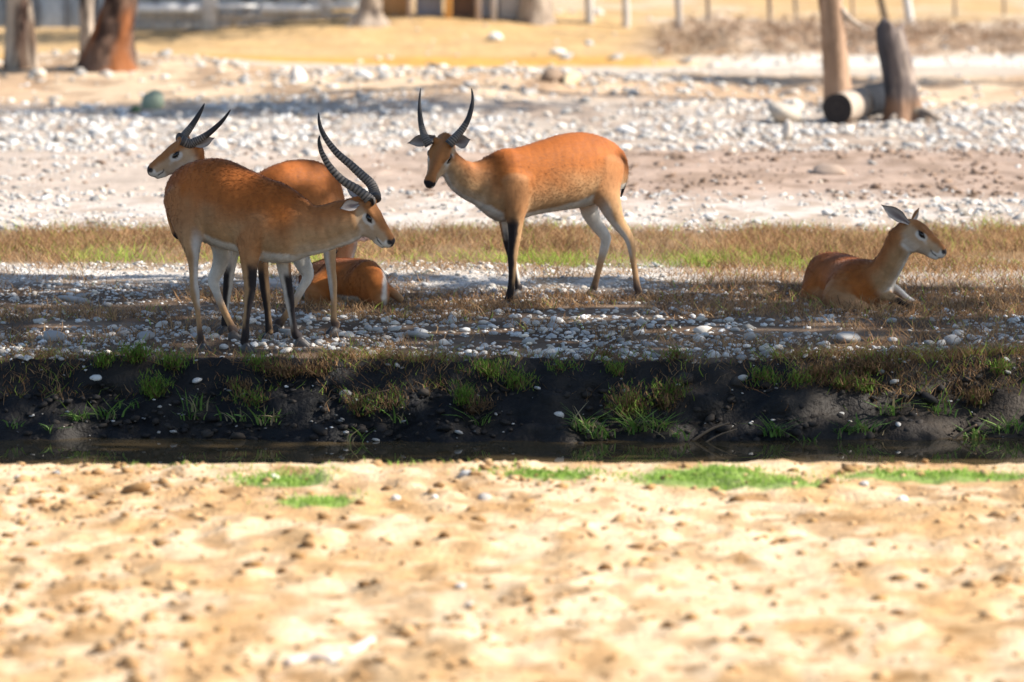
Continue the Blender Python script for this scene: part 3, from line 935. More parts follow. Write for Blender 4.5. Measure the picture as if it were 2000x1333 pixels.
def surface(tubes, h):
    lo = np.min([t.bbox(0.03)[0] for t in tubes], 0)
    hi = np.max([t.bbox(0.03)[1] for t in tubes], 0)
    N = np.ceil((hi - lo) / h).astype(int) + 1
    ax = [lo[i] + h * np.arange(N[i]) for i in range(3)]
    F = np.full(N, 0.5, np.float32)

    def sl(a, b):
        i0 = np.clip(np.floor((a - lo) / h).astype(int), 0, N - 1)
        i1 = np.clip(np.ceil((b - lo) / h).astype(int) + 1, 1, N)
        return tuple(slice(p, q) for p, q in zip(i0, i1))
    for t in tubes:
        pad = t.k + 3 * h
        S0 = sl(*t.bbox(pad))
        part = np.full(F[S0].shape, 0.5, np.float32)
        for sg in t.segs():
            i = sg[0]
            r = max(t.ru[i], t.ru[i + 1], t.rw[i] * (1 + abs(t.egg)), t.rw[i + 1] * (1 + abs(t.egg))) + pad
            a, b = np.minimum(t.C[i], t.C[i + 1]) - r, np.maximum(t.C[i], t.C[i + 1]) + r
            S1 = sl(a, b)
            rel = tuple(slice(max(q.start - p.start, 0), min(q.stop, p.stop) - p.start) for p, q in zip(S0, S1))
            ab = tuple(slice(p.start + r_.start, p.start + r_.stop) for p, r_ in zip(S0, rel))
            d = t.evalseg(sg, ax[0][ab[0]][:, None, None], ax[1][ab[1]][None, :, None], ax[2][ab[2]][None, None, :])[0]
            part[rel] = np.minimum(part[rel], d)
        f = F[S0]
        hh = np.maximum(t.k - np.abs(f - part), 0) / t.k
        F[S0] = np.minimum(f, part) - hh * hh * t.k * 0.25
    # surface nets
    neg = F < 0
    M = N - 1
    ids, pts, quads, flips = [], [], [], []
    for axs in range(3):
        s0 = [slice(None)] * 3
        s1 = [slice(None)] * 3
        s0[axs], s1[axs] = slice(0, -1), slice(1, None)
        a, b = F[tuple(s0)], F[tuple(s1)]
        cr = np.nonzero(neg[tuple(s0)] != neg[tuple(s1)])
        fa, fb = a[cr], b[cr]
        p = np.stack(cr, -1).astype(float)
        p[:, axs] += fa / (fa - fb)
        o1, o2 = [q for q in range(3) if q != axs]
        if axs == 1:
            o1, o2 = 2, 0
        cells = []
        for d1, d2 in ((1, 1), (0, 1), (0, 0), (1, 0)):
            c = np.stack(cr, -1).copy()
            c[:, o1] -= d1
            c[:, o2] -= d2
            cid = (c[:, 0] * M[1] + c[:, 1]) * M[2] + c[:, 2]
            cells.append(cid)
            ids.append(cid)
            pts.append(p)
        q = np.stack(cells, -1)
        fl = fa > 0
        q[fl] = q[fl][:, ::-1]
        quads.append(q)
    ids, pts, quads = np.concatenate(ids), np.concatenate(pts), np.concatenate(quads)
    uq, inv = np.unique(ids, return_inverse=True)
    cnt = np.bincount(inv)
    V = np.stack([np.bincount(inv, pts[:, i]) / cnt for i in range(3)], -1) * h + lo
    Q = np.searchsorted(uq, quads)
    e = np.concatenate([Q[:, [0, 1]], Q[:, [1, 2]], Q[:, [2, 3]], Q[:, [3, 0]]])
    e = np.concatenate([e, e[:, ::-1]])
    deg = np.bincount(e[:, 0], minlength=len(V))
    for it in range(3):
        A = np.stack([np.bincount(e[:, 0], V[e[:, 1], i], minlength=len(V)) for i in range(3)], -1) / deg[:, None]
        V = V + (0.6 if it % 2 == 0 else 0.35) * (A - V)
    return V, Q, e, deg


RUSSET, RUST_D, TAN, WHITE, BLACK = A_([0.345, 0.108, 0.022]), A_([0.285, 0.078, 0.013]), A_([0.42, 0.250, 0.125]), A_([0.66, 0.62, 0.57]), A_([0.022, 0.017, 0.018])
HEAD_S = [(-0.012, 0.035, -0.085, 0.050), (0.037, 0.060, -0.105, 0.062), (0.075, 0.066, -0.106, 0.068), (0.117, 0.058, -0.104, 0.060),
          (0.160, 0.048, -0.095, 0.046), (0.200, 0.039, -0.080, 0.036), (0.238, 0.028, -0.066, 0.033), (0.266, 0.016, -0.057, 0.031), (0.280, 0.004, -0.046, 0.022)]


class Head:
    """local frame: x to the nose, y to the animal's left, z up; o = back of the skull"""

    def __init__(self, o, x, up, scale=1.0, female=False):
        self.o = np.asarray(o, float)
        self.x = unit(x)
        up = np.asarray(up, float)
        self.z = unit(up - self.x * np.dot(up, self.x))
        self.y = np.cross(self.z, self.x)
        self.s = scale
        self.female = female

    def w(self, p):
        p = np.asarray(p, float) * self.s
        return self.o + p[..., 0:1] * self.x + p[..., 1:2] * self.y + p[..., 2:3] * self.z

    def loc(self, V):
        d = V - self.o
        return np.stack([d @ self.x, d @ self.y, d @ self.z], -1) / self.s

    def dir(self, v):
        return v[0] * self.x + v[1] * self.y + v[2] * self.z

    def tubes(self):
        k = 0.9 if self.female else 1.0
        st = HEAD_S
        C = [self.w(A_([s, 0, (a + b) / 2])) for s, a, b, w in st]
        ru = [(a - b) / 2 * self.s for s, a, b, w in st]
        rw = [w * self.s * k for s, a, b, w in st]
        T = [Tube(C, [self.z] * len(C), ru, [self.y] * len(C), rw, n=33, name='head', k=0.045, cap=0.7, egg=-0.22)]
        e = lambda pts, r: Tube(self.w(A_(pts)), [self.z] * len(pts), A_(r)[:, 0] * self.s, [self.y] * len(pts), A_(r)[:, 1] * self.s, n=7, name='head', k=0.016, cap=0.9)
        for sg in (-1, 1):
            T.append(e([(0.080, sg * 0.040 * k, 0.034), (0.106, sg * 0.047 * k, 0.030), (0.130, sg * 0.040 * k, 0.023)], [(0.012, 0.012), (0.013, 0.014), (0.010, 0.010)]))   # brow
            T.append(e([(0.252, sg * 0.018, 0.004), (0.272, sg * 0.020, -0.008)], [(0.014, 0.012), (0.012, 0.012)]))                                  # nostril wing
            T.append(e([(0.05, sg * 0.045, -0.075), (0.12, sg * 0.043, -0.085)], [(0.030, 0.018), (0.022, 0.014)]))                                # cheek
            if not self.female:
                T.append(e([(0.048, sg * 0.034, 0.040), (0.044, sg * 0.039, 0.060)], [(0.022, 0.020), (0.016, 0.016)]))                              # horn root
        T.append(e([(0.210, 0, -0.074), (0.256, 0, -0.066)], [(0.014, 0.018), (0.012, 0.016)]))                                                    # chin
        return T


def head_colour(hd, V, base):
    L = hd.loc(V)
    x, y, z = L[:, 0], np.abs(L[:, 1]), L[:, 2]
    n = fbm(x * 60, z * 60 + y * 40, 3, 7) - 0.5
    top = sst(0.002, 0.034, z + n * 0.02 + 0.10 * (x - 0.10))
    c = mixc(A_([0.42, 0.285, 0.175]), A_([0.31, 0.130, 0.045]), top)
    c = mixc(c, A_([0.29, 0.115, 0.045]), sst(0.02, 0.0, y) * sst(0.02, 0.04, z) * 0.5)
    c = mixc(c, A_([0.50, 0.41, 0.33]), sst(-0.020, -0.080, z + n * 0.03) * 0.8)
    ex, ez = (x - 0.110) / 0.040, (z - 0.005) / np.where(z > 0.01, 0.021, 0.030)
    er = np.sqrt(ex ** 2 + ez ** 2) + n * 0.3
    ring = (1 - sst(0.75, 1.15, er)) * sst(0.028, 0.04, y)
    c = mixc(c, WHITE * 0.85, ring * 0.85)
    lach = (1 - sst(0.6, 1.2, np.abs(z + 0.01 + 0.35 * (x - 0.13)) / 0.010)) * sst(0.118, 0.13, x) * (1 - sst(0.15, 0.18, x)) * sst(0.02, 0.035, y)
    c = mixc(c, WHITE * 0.9, lach * 0.35)
    lip = sst(-0.030, -0.042, z + n * 0.012 - 0.10 * (x - 0.25)) * sst(0.195, 0.225, x + n * 0.02)
    c = mixc(c, WHITE, lip)
    thr = sst(-0.088, -0.105, z + n * 0.02) * sst(0.0, 0.06, x)
    c = mixc(c, WHITE, thr * 0.8)
    mouth = (1 - sst(0.5, 1.4, np.abs(z + 0.052 + 0.10 * (x - 0.25) - 0.010 * sst(0.22, 0.2, x)) / 0.0045)) * sst(0.198, 0.206, x)
    c = mixc(c, BLACK * 1.6, mouth * 0.85)
    pad = sst(0.270, 0.275, x + 0.20 * np.clip(z, -0.03, 0.02)) * sst(-0.026, -0.020, z) * sst(0.024, 0.019, y)
    nost = 1 - sst(0.7, 1.2, np.sqrt(((x - 0.274) / 0.017) ** 2 + ((z + 0.006) / 0.015) ** 2))
    c = mixc(c, BLACK, np.maximum(pad, nost * sst(0.008, 0.014, y)))
    c = mixc(c, WHITE, sst(0.244, 0.258, x) * sst(0.015, 0.021, y) * sst(-0.004, -0.014, z) * (1 - nost * 0.9))
    lid = 1 - sst(0.85, 1.1, np.abs((x - 0.107) / 0.030) ** 1.4 + np.abs((z - 0.010 + 0.30 * (x - 0.107)) / 0.0160) ** 1.4)
    c = mixc(c, BLACK, lid * sst(0.028, 0.04, y))
    return c


def ear_mesh(base, tip, face, width, cup=0.35, tone=RUSSET):
    cup = cup * 1.5
    ax = tip - base
    Lh = np.linalg.norm(ax)
    ax = ax / Lh
    f = unit(face - ax * np.dot(face, ax))
    w = np.cross(ax, f)
    n, m_ = 16, 9
    V, col = [], []
    for side in (0, 1):
        for i in range(n):
            t = i / (n - 1)
            hw = width / 2 * (0.34 + 0.66 * sst(0, 0.42, t)) * (1 - sst(0.50, 1.04, t) ** 1.35)
            for j in range(m_):
                v = j / (m_ - 1) * 2 - 1
                p = base + ax * (t * Lh) + w * (hw * v) + f * (cup * hw * (v * v - 0.55) + 0.02 * Lh * math.sin(t * 3)) - f * (0.005 * side * (1 - v * v * 0.9))
                V.append(p)
                edge = sst(0.72, 0.98, abs(v)) * 0.9 + sst(0.86, 0.98, t)
                inn = mixc(A_([0.42, 0.37, 0.34]), A_([0.17, 0.13, 0.125]), (1 - sst(0.15, 0.60, abs(v))) * sst(0.98, 0.3, t))
                if side == 0:
                    c = mixc(inn, BLACK * 2.5, min(edge, 1.0) * (0.4 + 0.5 * sst(0.5, 0.9, t)))
                else:
                    c = mixc(mixc(tone, TAN, 0.4), BLACK * 2, sst(0.82, 0.97, t))
                col.append(c)
    F = []
    for side in (0, 1):
        o = side * n * m_
        for i in range(n - 1):
            for j in range(m_ - 1):
                q = [o + i * m_ + j, o + i * m_ + j + 1, o + (i + 1) * m_ + j + 1, o + (i + 1) * m_ + j]
                F.append(q if side == 0 else q[::-1])
    for i in range(n - 1):
        for j in (0, m_ - 1):
            F.append([i * m_ + j, (i + 1) * m_ + j, n * m_ + (i + 1) * m_ + j, n * m_ + i * m_ + j])
    return A_(V), A_(F), A_(col)


def horn_mesh(pts, r0, rings=20, ringed=0.62):
    n, seg = 170, 16
    path = catmull(pts, n)
    t = np.linspace(0, 1, n)
    r = r0 * (1 - t) ** 0.62 * (1 - 0.12 * t) + 0.0015
    ph = (t / ringed * rings) % 1.0
    on = (1 - sst(ringed * 0.9, ringed * 1.05, t)) * sst(0.02, 0.06, t)
    r = r * (1 + on * 0.13 * (np.sin(ph * math.pi) ** 0.8 - 0.6))
    V, F = tube_mesh(path, r, seg)
    base = mixc((0.062, 0.055, 0.052), (0.022, 0.020, 0.022), sst(0.3, 0.75, t))
    ridge = mixc(base, (0.22, 0.19, 0.165), on * sst(0.45, 0.9, np.sin(ph * math.pi)) * 0.75)
    c = np.repeat(ridge, seg, 0)
    return V, F, np.vstack([c, c[:1], c[-1:]])


def hoof_mesh(p, fwd, yaw_spread=0.12, size=1.0):
    """two claws standing on the ground at p"""
    f = unit(A_([fwd[0], fwd[1], 0]))
    V, F, col = [], [], []
    prof = [(-0.022, 0.045, 0.007), (-0.026, 0.012, 0.013), (0.0, 0.052, 0.015), (0.022, 0.046, 0.0145), (0.045, 0.022, 0.010), (0.058, 0.008, 0.004)]
    st = [(-0.028, 0.030, 0.010), (-0.012, 0.048, 0.0145), (0.008, 0.050, 0.016), (0.028, 0.034, 0.0145), (0.046, 0.017, 0.010), (0.056, 0.008, 0.005)]
    for sg in (-1, 1):
        a = sg * yaw_spread
        ff = A_([f[0] * math.cos(a) - f[1] * math.sin(a), f[0] * math.sin(a) + f[1] * math.cos(a), 0])
        ll = A_([-ff[1], ff[0], 0])
        o = len(V)
        for x, top, hw in st:
            c = p + A_([-f[1], f[0], 0]) * sg * 0.013 * size + ff * x * size
            for v, zz in ((-1, -0.012), (-0.85, top * 0.55), (-0.35, top), (0.35, top), (0.85, top * 0.55), (1, -0.012)):
                V.append(c + ll * v * hw * size + A_([0, 0, zz * size]))
                col.append(mixc(A_([0.03, 0.027, 0.028]), A_([0.14, 0.12, 0.11]), 1.0 if zz < 0 else 0.25))
        m_ = 6
        for i in range(len(st) - 1):
            for j in range(m_):
                j2 = (j + 1) % m_
                F.append([o + i * m_ + j, o + i * m_ + j2, o + (i + 1) * m_ + j2, o + (i + 1) * m_ + j])
        for i, rev in ((0, False), (len(st) - 1, True)):
            q = [o + i * m_ + j for j in range(m_)]
            for a_, b_ in ((0, (0, 1, 2, 3)), (0, (0, 3, 4, 5))):
                qq = [q[k] for k in b_]
                F.append(qq if rev else qq[::-1])
    return A_(V), A_(F), A_(col)


def fur_mesh(V, nrm, col, flow, count, length, seed):
    r = np.random.default_rng(seed)
    i = r.integers(0, len(V), count)
    nn, fl = nrm[i], flow[i]
    t = fl - nn * np.sum(fl * nn, 1, keepdims=True)
    t = unit(t + r.normal(0, 0.22, t.shape))
    d = unit(t + nn * r.uniform(0.01, 0.09, (count, 1)))
    side = unit(np.cross(nn, d))
    ln = length[i][:, None] * r.uniform(0.6, 1.3, (count, 1))
    wd = 0.0013 * r.uniform(0.7, 1.3, (count, 1))
    b = V[i] - nn * 0.001
    T = np.stack([b - side * wd, b + side * wd, b + d * ln * 0.6 + side * wd * 0.7 + nn * 0.001, b + d * ln], 1).reshape(-1, 3)
    k = np.arange(count)[:, None] * 4
    F = np.hstack([k + 3, k + 2, k + 1, k])
    c = col[i] * r.uniform(0.84, 1.18, (count, 1))
    return T, F, np.repeat(c, 4, 0), i


def torso_tube(c, rows, name='torso', k=0.05, ground=False, cap=0.55, egg=0.10, scale_w=1.0):
    """rows: (top x, top y, bottom x, bottom y, depth, half width) in crop pixels"""
    T = A_([P(*c(r[0], r[1]), r[4]) for r in rows])
    B = A_([P(*c(r[2], r[3]), r[4]) for r in rows])
    if ground:
        B[:, 2] = np.maximum(B[:, 2], gz(B[:, 0], B[:, 1]) - 0.015)
    C = (T + B) / 2
    U = unit(T - B)
    ru = np.linalg.norm(T - B, axis=1) / 2
    tan = np.gradient(C, axis=0)
    W = unit(np.cross(U, tan))
    return Tube(C, U, ru, W, [r[5] * scale_w for r in rows], name=name, k=k, cap=cap, egg=egg)


def leg_tube(c, rows, foot, fwd, name, k=0.03):
    """rows: (x, y, depth, full width in crop px); the last runs into the hoof at foot"""
    kk = c(1, 0)[0] - c(0, 0)[0]
    C = [P(*c(r[0], r[1]), r[2]) for r in rows]
    ru = [r[3] * kk * r[2] / FPX / 2 for r in rows]
    rw = [max(0.80 * v, 0.013) if i > 1 else 0.62 * v for i, v in enumerate(ru)]
    if foot is not None:
        f = unit(A_([fwd[0], fwd[1], 0]))
        C.append(foot + A_([0, 0, 0.062]) - f * 0.014)
        C.append(foot + A_([0, 0, 0.024]) + f * 0.004)
        ru += [0.021, 0.019]
        rw += [0.022, 0.021]
    f = unit(A_([fwd[0], fwd[1], 0.0]))
    U = [f] * len(C)
    W = [A_([-f[1], f[0], 0])] * len(C)
    return Tube(C, U, ru, W, rw, n=5 * (len(C) - 1) + 1, name=name, k=k, cap=0.8)


def build_antelope(label, torso, neck, hd, legs, heading, horns=(), ears=(), extra=(), tail=None, tail_mesh=None, h=0.0065, group='antelopes on the gravel', lying=False, foot_key=None, seed=1, hoof_fwd=None, white_from=None):
    base = torso.C[len(torso.C) // 2]
    root = empty('antelope', (base[0], base[1], float(gz(base[0], base[1]))), label, 'antelope', group)
    tubes = [torso, neck] + [t for t, kind in legs] + list(extra) + hd.tubes()
    V, Q, e, deg = surface(tubes, h)
    hx = unit(A_([heading[0], heading[1], 0.0]))
    lat = A_([-hx[1], hx[0], 0])
    n = fbm(V[:, 0] * 9 + V[:, 2] * 5, V[:, 2] * 12 + V[:, 1] * 7, 4, seed) - 0.5
    # torso colours
    d0, s0, u0, w0 = torso.at(V)
    LA = [(t, kind) + t.at(V) for t, kind in legs + [(t, t.name) for t in extra]]
    cover = np.max([sst(0.030, 0.004, q[2]) for q in LA], 0)
    c = mixc(TAN, RUSSET, sst(-0.70, 0.45, u0 + n * 0.45) if not lying else sst(-1.3, -0.3, u0 + n * 0.4))
    c = mixc(c, RUST_D, sst(0.35, 1.0, u0 + n * 0.4) * 0.7)
    c = mixc(c, WHITE, sst(0.05, -0.06, u0 + n * 0.12 + 0.52 + 0.24 * np.clip((s0 - 0.26) / 0.3, 0, 1)) * (1.0 if not lying else 0.8) * (1 - cover))
    dn, sn, un, wn_ = neck.at(V)
    cn = mixc(TAN * 0.95, RUSSET, sst(-0.35, 0.85, un + n * 0.5) * 0.8)
    cn = mixc(cn, A_([0.60, 0.48, 0.35]), sst(-0.35, -0.8, un + n * 0.3) * 0.6)
    cn = mixc(cn, WHITE, sst(-0.78, -0.93, un + n * 0.15))
    c = mixc(c, cn, sst(0.02, -0.02, dn - d0) * sst(0.0, 0.25, sn))
    flow = np.tile(-hx * 0.9 + A_([0, 0, -0.35]), (len(V), 1))
    flow = np.where((dn < d0)[:, None], (-neck.C[-1] + neck.C[0])[None] * 2 + A_([0, 0, -0.2]), flow)
    ln = np.full(len(V), 0.016)
    for t, kind, d, s, u, w in LA:
        own = sst(0.010, -0.012, d - np.minimum(d0, dn)) * sst(0.02, 0.012, d) * (1.0 if kind in ('haunch', 'shoulder') or lying else np.maximum(sst(0.10, 0.30, s + n * 0.1), sst(-0.005, 0.015, d0)))
        if kind in ('haunch', 'shoulder'):
            col_l = mixc(TAN, RUSSET, sst(1.5, 0.5, s + n * 0.6) if kind == 'haunch' else sst(1.2, -0.2, s + n))
        elif kind == 'white':
            col_l = mixc(WHITE, TAN, sst(0.72, 0.92, s + n * 0.2))
        elif kind == 'fold':
            col_l = mixc(TAN, BLACK, sst(0.35, 0.45, s) * sst(0.92, 0.80, s) * sst(-0.2, 0.2, -w + n * 0.4))
        elif kind.startswith('fore'):
            col_l = mixc(TAN, RUSSET, sst(0.45, 0.05, s + n * 0.3) * 0.55)
            inner = w * (1 if kind.endswith('R') else -1)          # towards the other leg
            col_l = mixc(col_l, WHITE * 0.9, sst(0.2, 0.7, inner) * sst(0.75, 0.6, s) * 0.9)
            front = sst(0.0, 0.35, u + n * 0.5) * sst(0.20, 0.30, s + n * 0.15)
            low = sst(0.60, 0.74, s + n * 0.1)
            col_l = mixc(col_l, BLACK, np.maximum(front, low * sst(-0.95, -0.3, u + 0.4 * n + 0.5 * sst(0.8, 0.9, s))))
            col_l = mixc(col_l, WHITE * 0.85, sst(0.955, 0.975, s))
        else:
            inner = w * (1 if kind.endswith('R') else -1)
            col_l = mixc(TAN, RUSSET, sst(0.25, 0.0, s) * 0.7)
            col_l = mixc(col_l, WHITE * 0.86, np.maximum(sst(0.0, 0.5, inner), sst(0.25, 0.75, u + 0.4 * n) * 0.9) * sst(0.62, 0.5, s + n * 0.1) * sst(0.12, 0.22, s))
            low = sst(0.68, 0.80, s + n * 0.1)
            col_l = mixc(col_l, A_([0.30, 0.16, 0.08]), sst(0.55, 0.75, s) * sst(-0.2, 0.4, u) * 0.5)
            col_l = mixc(col_l, BLACK * 1.6, low * sst(-1.0, -0.2, u + n * 0.4) * 0.92)
            col_l = mixc(col_l, WHITE * 0.85, sst(0.955, 0.975, s))
        c = mixc(c, col_l, own)
        sel = own > 0.5
        flow[sel] = A_([0, 0, -1.0])
        ln[sel] = np.where(s[sel] > 0.35, 0.007, 0.012)
    dh = np.min([t.at(V)[0] for t in hd.tubes()], 0)
    L = hd.loc(V)
    inhead = sst(0.02, 0.005, dh) * sst(-0.015, 0.045, L[:, 0] - 0.25 * (L[:, 2] < -0.06) * np.clip(-L[:, 2] - 0.06, 0, 1)) * (np.abs(L[:, 1]) < 0.12) * (L[:, 2] > -0.16) * (L[:, 2] < 0.14) * (L[:, 0] < 0.32)
    c = mixc(c, head_colour(hd, V, c), inhead)
    hs = inhead > 0.5
    flow[hs] = -hd.x
    ln[hs] = 0.006
    for _ in range(1):
        avg = np.stack([np.bincount(e[:, 0], c[e[:, 1], i], minlength=len(V)) for i in range(3)], -1) / deg[:, None]
        c = np.where(hs[:, None], c, 0.5 * c + 0.5 * avg)
    if white_from is not None:                                   # pale rump patch beside the tail
        c = mixc(c, WHITE, sst(0.0, 0.02, V[:, 0] - white_from + n * 0.03) * (1 - sst(0.025, 0.045, V[:, 0] - white_from)) * 0.9)
    along = V @ hx
    streak = fbm(along * 42 + V[:, 2] * 9, V[:, 2] * 13 - along * 3, 3, seed + 2) - 0.5
    patch = fbm(along * 7, V[:, 2] * 7 + V[:, 1] * 5, 3, seed + 4) - 0.5
    amp = np.where(hs, 0.12, 0.42) * (1 + 0.5 * (dn < 0.03))
    c = c * np.clip(1 + amp * streak + np.where(hs, 0.1, 0.30) * patch, 0.5, 1.5)[:, None]
    me = make_mesh('body', V, Q, M_FUR, c)
    obj('body', me, root)
    nrm = np.empty(len(V) * 3, np.float32)
    me.vertices.foreach_get('normal', nrm)
    nrm = nrm.reshape(-1, 3)
    keep = np.nonzero(~(hs & (((L[:, 0] > 0.24)) | (np.hypot(L[:, 0] - 0.105, L[:, 2]) < 0.03))))[0]
    fv, ff, fc, fi = fur_mesh(V[keep], nrm[keep], c[keep], flow[keep], 60000, ln[keep], seed)
    fm = make_mesh('fur', fv, ff, M_HAIR, fc)
    fm.normals_split_custom_set_from_vertices(np.repeat(nrm[keep][fi], 4, 0).tolist())
    fur = obj('fur', fm, root)
    fur['kind'] = 'stuff'
    # eyes
    for sg in (-1, 1):
        k = 0.9 if hd.female else 1.0
        a, b = np.meshgrid(np.linspace(0, math.pi, 12), np.linspace(0, 2 * math.pi, 20, endpoint=False), indexing='ij')
        p = np.stack([0.105 + 0.0215 * np.sin(a) * np.cos(b), sg * 0.0500 * k + 0.0175 * np.cos(a), 0.010 + 0.0135 * np.sin(a) * np.sin(b) - 0.2 * 0.0215 * np.sin(a) * np.cos(b)], -1).reshape(-1, 3)
        i, j = np.meshgrid(np.arange(11), np.arange(20), indexing='ij')
        j2 = (j + 1) % 20
        F = np.stack([i * 20 + j, i * 20 + j2, (i + 1) * 20 + j2, (i + 1) * 20 + j], -1).reshape(-1, 4)
        obj('eye', make_mesh('eye', hd.w(p), F, M_EYE), root)
    for ev in ears:
        v, f, cc = ear_mesh(*ev)
        obj('ear', make_mesh('ear', v, f, M_EAR, cc), root)
    for hv in horns:
        v, f, cc = horn_mesh(*hv)
        obj('horn', make_mesh('horn', v, f, M_HORN, cc), root)
    if foot_key:
        for q, p in enumerate(FOOT[foot_key]):
            fw = (hoof_fwd or {}).get(q, heading)
            v, f, cc = hoof_mesh(p, A_([fw[0], fw[1], 0.0]))
            obj('hoof', make_mesh('hoof', v, f, M_HOOF, cc, smooth=False), root)
    if tail_mesh is not None:
        v, f = tube_mesh(catmull(tail_mesh[0], 24), catmull(A_(tail_mesh[1])[:, None], 24)[:, 0], 9)
        t = np.repeat(np.linspace(0, 1, 24), 9)
        cc = mixc(mixc(RUSSET, TAN, 0.5), BLACK * 1.4, sst(0.62, 0.8, t))
        cc = np.vstack([cc, cc[:1], cc[-1:]])
        obj('tail', make_mesh('tail', v, f, M_EAR, cc), root)
    return root


def horn_path(c, pts, Y0, Y1):
    m_ = len(pts)
    return A_([P(*c(x, y), Y0 + (Y1 - Y0) * i / (m_ - 1)) for i, (x, y) in enumerate(pts)])


# --- the buck standing in front, facing right
hdg = A_([0.88, -0.47, 0])
torso = torso_tube(c1, [(178, 480, 205, 640, 23.30, .05), (222, 395, 245, 690, 23.27, .105), (295, 338, 320, 705, 23.20, .145), (400, 318, 400, 735, 23.12, .165),
                        (500, 357, 480, 762, 23.04, .175), (600, 400, 560, 785, 22.98, .165), (690, 437, 625, 805, 22.93, .14), (770, 487, 690, 818, 22.89, .11), (825, 530, 745, 805, 22.87, .075)], egg=-0.14)
neck = torso_tube(c1, [(700, 455, 660, 812, 22.92, .10), (800, 512, 770, 806, 22.88, .088), (880, 546, 860, 784, 22.86, .076), (950, 541, 940, 757, 22.85, .068), (1020, 522, 1005, 737, 22.84, .062), (1065, 520, 1050, 715, 22.835, .058)], 'neck', k=0.06, egg=0)
f = FOOT['buck']
legs = [(leg_tube(c1, [(240, 500, 23.15, 200), (268, 640, 23.05, 160), (282, 735, 23.00, 98), (290, 830, 22.99, 52), (293, 920, 22.97, 44), (298, 972, 22.965, 50), (310, 1050, 22.96, 31), (318, 1120, 22.955, 29), (324, 1180, 22.95, 36)], f[0], hdg, 'hindR', k=0.05), 'hindR'),
        (leg_tube(c1, [(330, 560, 23.28, 180), (400, 680, 23.28, 130), (428, 760, 23.27, 100), (415, 840, 23.26, 76), (388, 905, 23.26, 62), (402, 965, 23.25, 44), (432, 1040, 23.24, 38), (462, 1105, 23.22, 36), (488, 1152, 23.21, 42)], f[1], hdg, 'hindL', k=0.04), 'hindL'),
        (leg_tube(c1, [(590, 620, 22.87, 200), (562, 720, 22.84, 130), (560, 800, 22.84, 98), (562, 880, 22.835, 74), (563, 960, 22.83, 58), (553, 1040, 22.825, 42), (544, 1110, 22.82, 37), (540, 1180, 22.82, 44)], f[2], hdg, 'foreR', k=0.04), 'foreR'),
        (leg_tube(c1, [(700, 690, 23.00, 150), (720, 790, 22.99, 90), (728, 850, 22.985, 72), (742, 930, 22.98, 56), (753, 1000, 22.98, 52), (764, 1070, 22.98, 38), (774, 1130, 22.98, 37), (783, 1175, 22.98, 44)], f[3], hdg, 'foreL', k=0.035), 'foreL')]
o = P(*c4(450, 832), 22.86)
nt_ = P(*c4(762, 1182), 22.80)
roll = A_([0.0, 0.90, 0.43])                         # the far side of the head tips up
xh = unit(nt_ - o)
hd = Head(o, xh, np.cross(xh, roll) * 1.0, scale=1.0)
hr1 = hd.w(A_([[0.042, -0.040, 0.070]]))[0]
hr2 = hd.w(A_([[0.042, 0.040, 0.070]]))[0]
near = horn_path(c4, [(540, 800), (440, 718), (310, 635), (200, 520), (130, 400), (104, 300), (107, 245)], 22.80, 22.78)
farh = horn_path(c4, [(585, 745), (555, 668), (475, 590), (375, 497), (268, 405), (185, 305), (125, 200), (103, 115), (100, 45)], 22.90, 23.00)
horns = [(np.vstack([hr1, near]), 0.030, 24, 0.78), (np.vstack([hr2, farh]), 0.031, 28, 0.72)]
eb1, eb2 = hd.w(A_([[0.012, -0.052, 0.020]]))[0], hd.w(A_([[0.010, 0.050, 0.030]]))[0]
ears = [(eb1, P(*c4(282, 880), 22.74), A_([-0.1, -1, 0.25]), 0.062, 0.5),
        (eb2, P(*c4(330, 680), 23.02), A_([-0.1, -1, -0.1]), 0.062, 0.5)]
tl = A_([P(*c1(175, 530), 23.33), P(*c1(176, 590), 23.36), P(*c1(190, 650), 23.36), P(*c1(204, 685), 23.34), P(*c1(214, 708), 23.33)])
build_antelope('russet buck with long ringed horns standing side on, facing right, head lowered', torso, neck, hd, legs, hdg, horns, ears,
               tail_mesh=(tl, [0.022, 0.018, 0.015, 0.016, 0.006]), foot_key='buck', seed=3, hoof_fwd={3: (0.97, -0.2), 1: (0.9, 0.1)})

